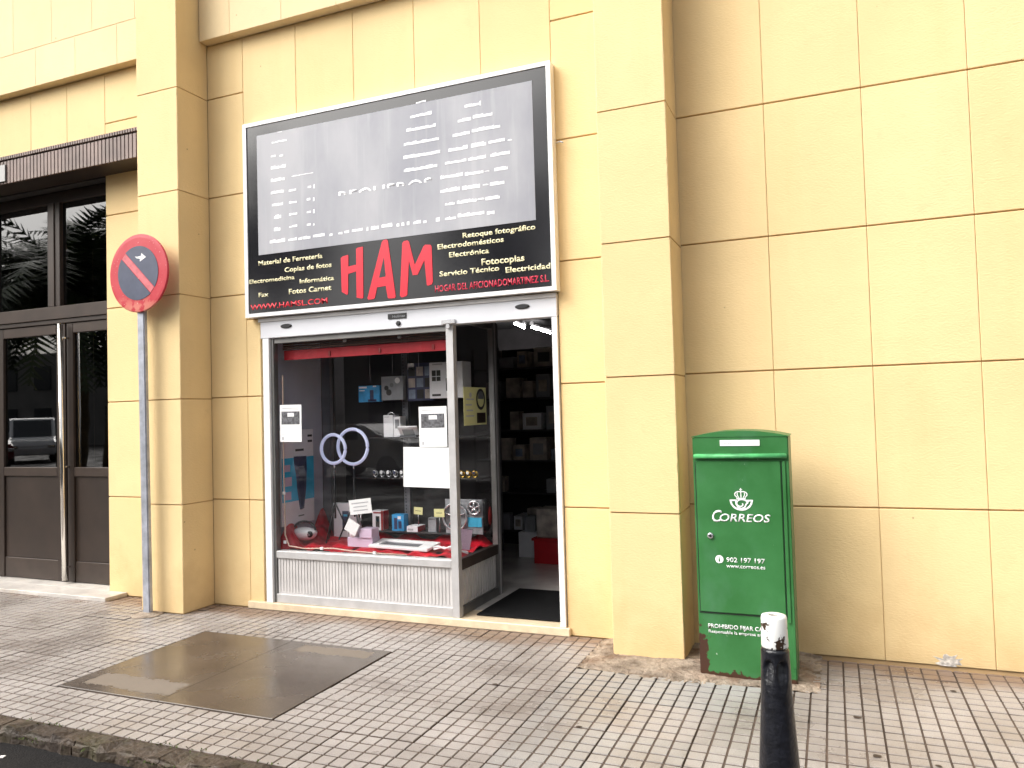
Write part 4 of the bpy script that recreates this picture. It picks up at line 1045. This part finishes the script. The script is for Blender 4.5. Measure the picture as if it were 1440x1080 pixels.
c4 = carton('white_blender_box', -3.255, -2.93, 1.765, 2.08, YS-.05, .17, 'boxwhite', 'white appliance box with black tool pictures beside the corner post', ((.08, .2, .62, .78, 'inkdark'), (.22, .34, .62, .78, 'inkdark'), (.08, .2, .48, .6, 'inkdark'), (.22, .34, .48, .6, 'inkdark'), (.08, .34, .06, .12, 'inkdark'), (.5, .56, .2, .5, 'inkdark'), (.62, .68, .28, .62, 'inkdark'), (.5, .68, .5, .55, 'inkdark'), (.55, .8, .8, .86, 'inkdark'), (.1, .4, .93, .96, 'ink')))
sb2 = bm = B(); box(bm, -4.0, -2.8, 6.0, 6.26, 1.745, 1.752); finish(bm, 'glass_shelf', 'clear', sf)
c5 = carton('white_speaker_box', -3.765, -3.665, 1.430, 1.63, YS, .10, 'boxwhite', 'small white carton with ribbon loop on the middle shelf', ((.1, .6, .9, .93, 'ink'),))
c6 = carton('white_gadget_box', -3.66, -3.59, 1.430, 1.615, YS, .10, 'boxwhite', 'white carton with dark window next to the ribboned carton', ((.25, .85, .42, .86, 'post'),))
bm = B(); tube(bm, [(-3.70+.035*math.cos(a), YS+.03, 1.63+.022*math.sin(a)) for a in [math.pi*k/8 for k in range(9)]], .006, 6); finish(bm, 'ribbon_loop', 'silver', c5)
pm = Matrix.Translation((-3.50, 6.04, 1.475)) @ Matrix.Rotation(R(12), 4, 'Z') @ Matrix.Rotation(R(48), 4, 'X')
tb = thing('tilted_gadget', 'white flat gadget propped at a slant beside the white cartons', 'gadget', (-3.50, 6.04, 1.428))
bm = B(); box(bm, -.09, .09, -.008, .008, -.075, .075, .003); bmesh.ops.transform(bm, matrix=pm, verts=bm.verts); finish(bm, 'gadget_body', 'boxwhite', tb)
bm = B(); box(bm, -.055, .05, -.0105, -.0085, -.035, .045); bmesh.ops.transform(bm, matrix=pm, verts=bm.verts); gp_ = finish(bm, 'gadget_face', 'post', tb)
bm = B(); box(bm, -3.59, -3.42, 6.02, 6.10, 1.4285, 1.445, .003); finish(bm, 'stand', 'post', tb)
# row of small shiny gadgets on the glass shelf, going round the corner
for k, x in enumerate((-3.87, -3.80, -3.73, -3.66, -3.59, -3.52, -3.05, -2.99, -2.93, -2.87)):
    gold = x > -3.1
    t_ = thing('wrist_watch', '%s watch on its stand, number %s from the %s end of the row' % ('gold' if gold else 'silver', ['one', 'two', 'three', 'four', 'five', 'six'][k if not gold else k-6], 'left'), 'watch', (x, YS, 1.066), 'watches on the glass shelf')
    t_['label'] = ('gold' if gold else 'silver')+' wrist watch on a stand, '+(('leftmost', 'second from the left', 'third from the left', 'fourth from the left', 'fifth from the left', 'sixth from the left')[k if not gold else k-6])+(' seen through side pane' if gold else ' seen through front pane')
    bm = B(); tube(bm, [(x+.022*math.cos(a), YS+.02, 1.098+.026*math.sin(a)) for a in [2*math.pi*q_/16 for q_ in range(16)]], .0075, 7, close=True); finish(bm, 'strap', 'gold' if gold else 'silver', t_)
    bm = B(); lathe(bm, (x, YS+.006, 1.112), [(.020, 0), (.020, -.008), (.016, -.011)], 18, 'Y'); hd = finish(bm, 'watch_head', 'gold' if gold else 'silver', t_)
    bm = B(); lathe(bm, (x, YS-.0056, 1.112), [(.013, 0), (.013, -.001)], 14, 'Y'); finish(bm, 'dial', 'paper' if k % 3 else 'navy', hd)
# lower shelf
ZL = .5885
carton('red_phone_box', -3.905, -3.79, ZL, .765, YS, .09, 'boxwhite', 'red sided white box with dark phone picture on the low shelf', ((.32, .66, .14, .72, 'inkdark'), (.38, .6, .45, .62, 'cyan'), (.1, .9, .86, .93, 'dimred'), (.8, 1, 0, 1, 'dimred')), side='boxred')
carton('blue_camera_box', -3.70, -3.575, ZL, .735, YS, .08, 'boxblue', 'bright blue box with dark print on the low shelf', ((.2, .45, .1, .8, 'navy'), (.55, .8, .15, .6, 'navy'), (.5, .75, .72, .9, 'boxwhite')))
carton('flat_red_box', -3.53, -3.42, ZL, .640, YS-.03, .14, 'boxwhite', 'flat white box with red side lying on the low shelf', ((.1, .6, .3, .6, 'ink'),), side='boxred')
carton('slate_bottle', -3.33, -3.25, ZL, .715, YS, .06, 'boxgrey', 'slim slate blue perfume sized box under the left yellow tag', ((.1, .9, .86, .96, 'post'),))
ptag(-3.43, -3.345, .752, .815, YS-.07, 'small cream price tag above the flat red box, left of two', 'paper_y', .06, 1, stick=(-3.39, .66))
ptag(-3.23, -3.13, .735, .805, YS-.07, 'small cream price tag beside the silver turntable, right of two', 'paper_y', -.02, 1, stick=(-3.18, .60))
# silver gaming wheel pack by the corner
wp = thing('wheel_pack', 'clear pack with silver spoked discs and blue label behind the corner post', 'toy pack', (-2.98, 6.0, ZL))
bm = B(); box(bm, -3.15, -2.795, 6.03, 6.045, ZL, .885, .002); finish(bm, 'backing_card', 'boxgrey', wp)
for (cx_, cz_, r_) in ((-3.05, .735, .115), (-2.865, .815, .055)):
    bm = B(); tube(bm, [(cx_+r_*math.cos(a), 6.012, cz_+r_*math.sin(a)) for a in [2*math.pi*k/30 for k in range(30)]], .011, 8, close=True); wh = finish(bm, 'wheel_rim', 'silver', wp)
    bm = B()
    for k in range(5):
        a = k*1.2566+.3; tube(bm, [(cx_, 6.012, cz_), (cx_+r_*.9*math.cos(a), 6.012, cz_+r_*.9*math.sin(a))], .009, 6)
    finish(bm, 'spokes', 'silver', wh)
bm = B(); box(bm, -2.93, -2.80, 6.022, 6.028, .65, .73, .001); finish(bm, 'blue_label', 'cyan', wp)
bg_ = thing('helmet_bag', 'black and dark red rounded bag in the back corner of the show window', 'bag', (-2.79, 6.10, ZL))
bm = B(); bmesh.ops.create_uvsphere(bm, u_segments=24, v_segments=14, radius=1)
for v in bm.verts: v.co = Vector((v.co.x*.045-2.80, v.co.y*.07+6.105, max(-.95, v.co.z)*.15+.735))
for f in bm.faces: f.smooth = True
finish(bm, 'bag_body', 'black', bg_)
bm = B(); bmesh.ops.create_uvsphere(bm, u_segments=16, v_segments=10, radius=1)
for v in bm.verts: v.co = Vector((v.co.x*.01-2.754, v.co.y*.035+6.10, v.co.z*.08+.74))
finish(bm, 'bag_patch', 'dimred', bg_)
cs = thing('clear_phone_case', 'clear pink phone case standing on the cloth by the side pane', 'phone case', (-2.76, 5.62, .50))
bm = B(); m_ = Matrix.Translation((-2.775, 5.66, .62)) @ Matrix.Rotation(R(40), 4, 'Z') @ Matrix.Rotation(R(10), 4, 'Y')
box(bm, -.05, .05, -.008, .008, -.10, .075, .006); bmesh.ops.transform(bm, matrix=m_, verts=bm.verts); finish(bm, 'case_shell', 'clear', cs)
bm = B(); box(bm, -.045, .045, .000, .004, -.095, .068); bmesh.ops.transform(bm, matrix=m_, verts=bm.verts); finish(bm, 'case_back', 'lavender', cs)
bm = B(); box(bm, -.07, .03, -.03, .02, -.125, -.103, .003); bmesh.ops.transform(bm, matrix=m_, verts=bm.verts); finish(bm, 'case_foot', 'boxwhite', cs)
# notices on the panes
def notice(x0, x1, z0, z1, y, lb, photo=True, lines=4, tilt=0):
    t_ = thing('paper_notice', lb, 'notice', ((x0+x1)/2, y, z0))
    cx_, cz_ = (x0+x1)/2, (z0+z1)/2
    mx = Matrix.Translation((cx_, 0, cz_)) @ Matrix.Rotation(tilt, 4, 'Y') @ Matrix.Translation((-cx_, 0, -cz_))
    H = z1-z0; W = x1-x0
    bm = B(); box(bm, x0, x1, y, y+.0012, z0, z1); bmesh.ops.transform(bm, matrix=mx, verts=bm.verts); finish(bm, 'sheet', 'paper', t_)
    if photo:
        bm = B(); box(bm, x0+W*.08, x1-W*.08, y-.001, y-.0003, z0+H*.47, z0+H*.82); bmesh.ops.transform(bm, matrix=mx, verts=bm.verts); ph = finish(bm, 'printed_photo', 'paper_print', t_)
        bm = B(); box(bm, x0+W*.36, x0+W*.66, y-.0016, y-.0011, z0+H*.68, z0+H*.78); bmesh.ops.transform(bm, matrix=mx, verts=bm.verts); finish(bm, 'photo_label', 'paper', ph)
    bm = B()
    for k in range(lines):
        z = z0+H*(.38-.06*k if photo else .84-.16*k); e = rnd.uniform(.3, .75)
        box(bm, x0+W*.1, x0+W*(.1+e*(.5 if not photo else .7)), y-.001, y-.0003, z, z+H*.008)
    if photo: box(bm, x0+W*.12, x1-W*.12, y-.001, y-.0003, z0+H*.90, z0+H*.92); box(bm, x0+W*.4, x1-W*.12, y-.001, y-.0003, z0+H*.855, z0+H*.87); box(bm, x0+W*.1, x0+W*.18, y-.001, y-.0003, z0+H*.05, z0+H*.13)
    bmesh.ops.transform(bm, matrix=mx, verts=bm.verts); finish(bm, 'text_lines', 'ink', t_)
    return t_
notice(-4.398, -4.172, 1.425, 1.742, 5.392, 'white notice with dark photo taped at the left end of the window', tilt=.01)
notice(-3.032, -2.785, 1.372, 1.690, 5.390, 'white notice with dark photo taped beside the corner post, above the large blank sheet')
notice(-3.185, -2.757, 1.052, 1.369, 5.394, 'large almost blank white sheet taped beside the corner post', photo=False, lines=3, tilt=.02)
yp = thing('face_mask_poster', 'yellow poster with black oval face and mask picture on the side pane', 'poster', (-2.70, 5.75, 1.53))
bm = B(); box(bm, -2.7045, -2.7030, 5.535, 5.965, 1.53, 1.84); finish(bm, 'sheet', 'paper_y', yp)
bm = B(); lathe(bm, (-2.7028, 0, 0), [(1, 0), (1, .0008)], 32, 'X', False)
for v in bm.verts: v.co.y = v.co.y*.088+5.855; v.co.z = v.co.z*.088+1.742
ov = finish(bm, 'black_oval', 'black', yp)
bm = B(); lathe(bm, (-2.7018, 0, 0), [(1, 0), (1, .0008)], 32, 'X', False)
for v in bm.verts: v.co.y = v.co.y*.062+5.855; v.co.z = v.co.z*.064+1.742
finish(bm, 'face', 'paper_y', ov)
bm = B(); lathe(bm, (-2.7008, 0, 0), [(1, 0), (1, .0008)], 24, 'X', False)
for v in bm.verts: v.co.y = v.co.y*.055+5.855; v.co.z = max(-.2, v.co.z)*.055+1.755
finish(bm, 'mask_picture', 'post', ov)
bm = B(); box(bm, -2.7028, -2.702, 5.775, 5.945, 1.545, 1.63)
finish(bm, 'text_block', 'bronze', yp)
bm = B()
for k in range(4): box(bm, -2.7028, -2.702, 5.57+.01*(k % 2), 5.72-.02*(k % 3), 1.60+.045*k, 1.612+.045*k)
lathe(bm, (-2.7028, 5.66, 1.775), [(.022, 0), (.022, .0008)], 12, 'X', False)
finish(bm, 'text_lines', 'ink', yp)

# ================================================================== ACROSS THE STREET (seen only in reflections)
op = thing('opposite_building', 'long grey building across the street with rows of dark windows', 'building', (-20, -31, -.12))
bm = B(); box(bm, -75, 30, -36, -30, -.12, 7.0); finish(bm, 'wall', 'opp', op)
for k in range(26):
    for z in (1.0, 4.2):
        bm = B(); box(bm, -72+k*3.8, -70.2+k*3.8, -29.99, -29.9, z, z+1.8); finish(bm, 'window', 'oppglass', op)
def palm(x, y, h, seed, lb):
    rr = random.Random(seed); t_ = thing('palm_tree', lb, 'palm tree', (x, y, -.12), 'palm trees across the street')
    bm = B(); n = 14
    tube(bm, [(x+.25*math.sin(k*.25), y, -.12+h*k/n) for k in range(n+1)], [.34-.10*k/n+.03*(k % 2) for k in range(n+1)], 12); finish(bm, 'trunk', 'trunk', t_)
    bm = B(); top = Vector((x+.25*math.sin(n*.25), y, -.12+h))
    for f in range(58):
        az = f*2.4+rr.uniform(-.2, .2); el = rr.uniform(-.5, 1.25); L = rr.uniform(2.6, 3.5)
        p = top.copy(); dr_ = Vector((math.cos(az)*math.cos(el), math.sin(az)*math.cos(el), math.sin(el))); side = Vector((-math.sin(az), math.cos(az), 0))
        N = 22; prev = p
        for k in range(N):
            dr_.z -= .075+.02*rr.random(); dr_.normalize(); nx_ = prev+dr_*L/N
            wl = .62*math.sin(math.pi*min(1, (k+2)/(N+2)))**.6
            for s in (-1, 1):
                tip = prev+side*s*wl+dr_*wl*.55+Vector((0, 0, -.18*rr.random()))
                q = dr_*.055
                a = [bm.verts.new(v) for v in (prev-q, prev+q, tip)]; bm.faces.new(a)
            a = [bm.verts.new(v) for v in (prev+side*.02, nx_+side*.02, nx_-side*.02, prev-side*.02)]; bm.faces.new(a)
            prev = nx_
    finish(bm, 'crown', 'frond', t_)
palm(-19.5, -4.0, 6.3, 1, 'palm across the street with the lowest crown, nearest the entrance door')
palm(-24.0, -9.2, 7.0, 2, 'tall palm across the street behind the lowest one')
palm(-15.0, -7.5, 7.6, 3, 'tallest palm across the street opposite the shop')
palm(-22.5, -1.8, 6.6, 7, 'palm across the street with leaves hanging beside the entrance reflection')
palm(-17.2, -2.2, 5.0, 8, 'low young palm across the street in front of the others')
palm(-30.0, -8.0, 6.4, 4, 'palm farthest down the street near the white van')
palm(-9.5, -12.0, 7.8, 5, 'palm across the street to the right of the tallest one')
palm(-3.0, -12.5, 7.2, 6, 'palm across the street straight opposite the mailbox')
def car(cx_, cy_, ang, van, mat, lb):
    t_ = thing('parked_van' if van else 'parked_car', lb, 'van' if van else 'car', (cx_, cy_, -.065))
    mx = Matrix.Translation((cx_, cy_, -.065)) @ Matrix.Rotation(ang, 4, 'Z')
    def fin(bm, n, m, par=t_):
        bmesh.ops.transform(bm, matrix=mx, verts=bm.verts); return finish(bm, n, m, par)
    H = 1.95 if van else 1.45; Lh = 2.3 if van else 2.05
    pr_ = [(-Lh, .35), (Lh, .35), (Lh+.03, .7), (Lh-.1, .95), (Lh-.9, 1.08), (Lh-1.55, H-.04), (Lh-1.8, H), (-Lh+.25 if van else -Lh+.9, H), (-Lh+.05 if van else -Lh+.35, 1.0), (-Lh, .8)]
    bm = B(); prism(bm, pr_, -.85, .85); bmesh.ops.bevel(bm, geom=bm.edges[:], offset=.06, segments=2, affect='EDGES'); fin(bm, 'body', mat)
    bm = B(); box(bm, -Lh+.5, Lh-1.75, -.862, .862, 1.05, H-.18, .02); fin(bm, 'side_window', 'oppglass')
    bm = B(); m2 = [(Lh-.93, 1.13), (Lh-1.52, H-.1), (Lh-1.50, H-.09), (Lh-.90, 1.14)]; prism(bm, m2, -.72, .72); fin(bm, 'windscreen', 'oppglass')
    for sx in (-1, 1):
        for sy in (-1, 1):
            bm = B(); lathe(bm, (sx*(Lh-.8), sy*.78, .33), [(.33, -.1), (.33, .1)], 24, 'Y'); fin(bm, 'wheel', 'tyre')
        bm = B(); box(bm, Lh-.04, Lh+.05, sx*.68-.14, sx*.68+.14, .66, .80, .02); fin(bm, 'headlight', 'silver')
car(-33.5, -13.0, R(35), True, 'vanwhite', 'white van parked across the street far down on the left')
car(-11.5, -7.0, R(8), False, 'silver_paint', 'silver car parked across the street opposite the shop window')
car(-6.2, -8.4, R(4), False, 'van_grey', 'dark grey car parked across the street right of the silver one')
car(-31.0, -8.8, R(20), False, 'carred', 'dark red car parked across the street among the palms')
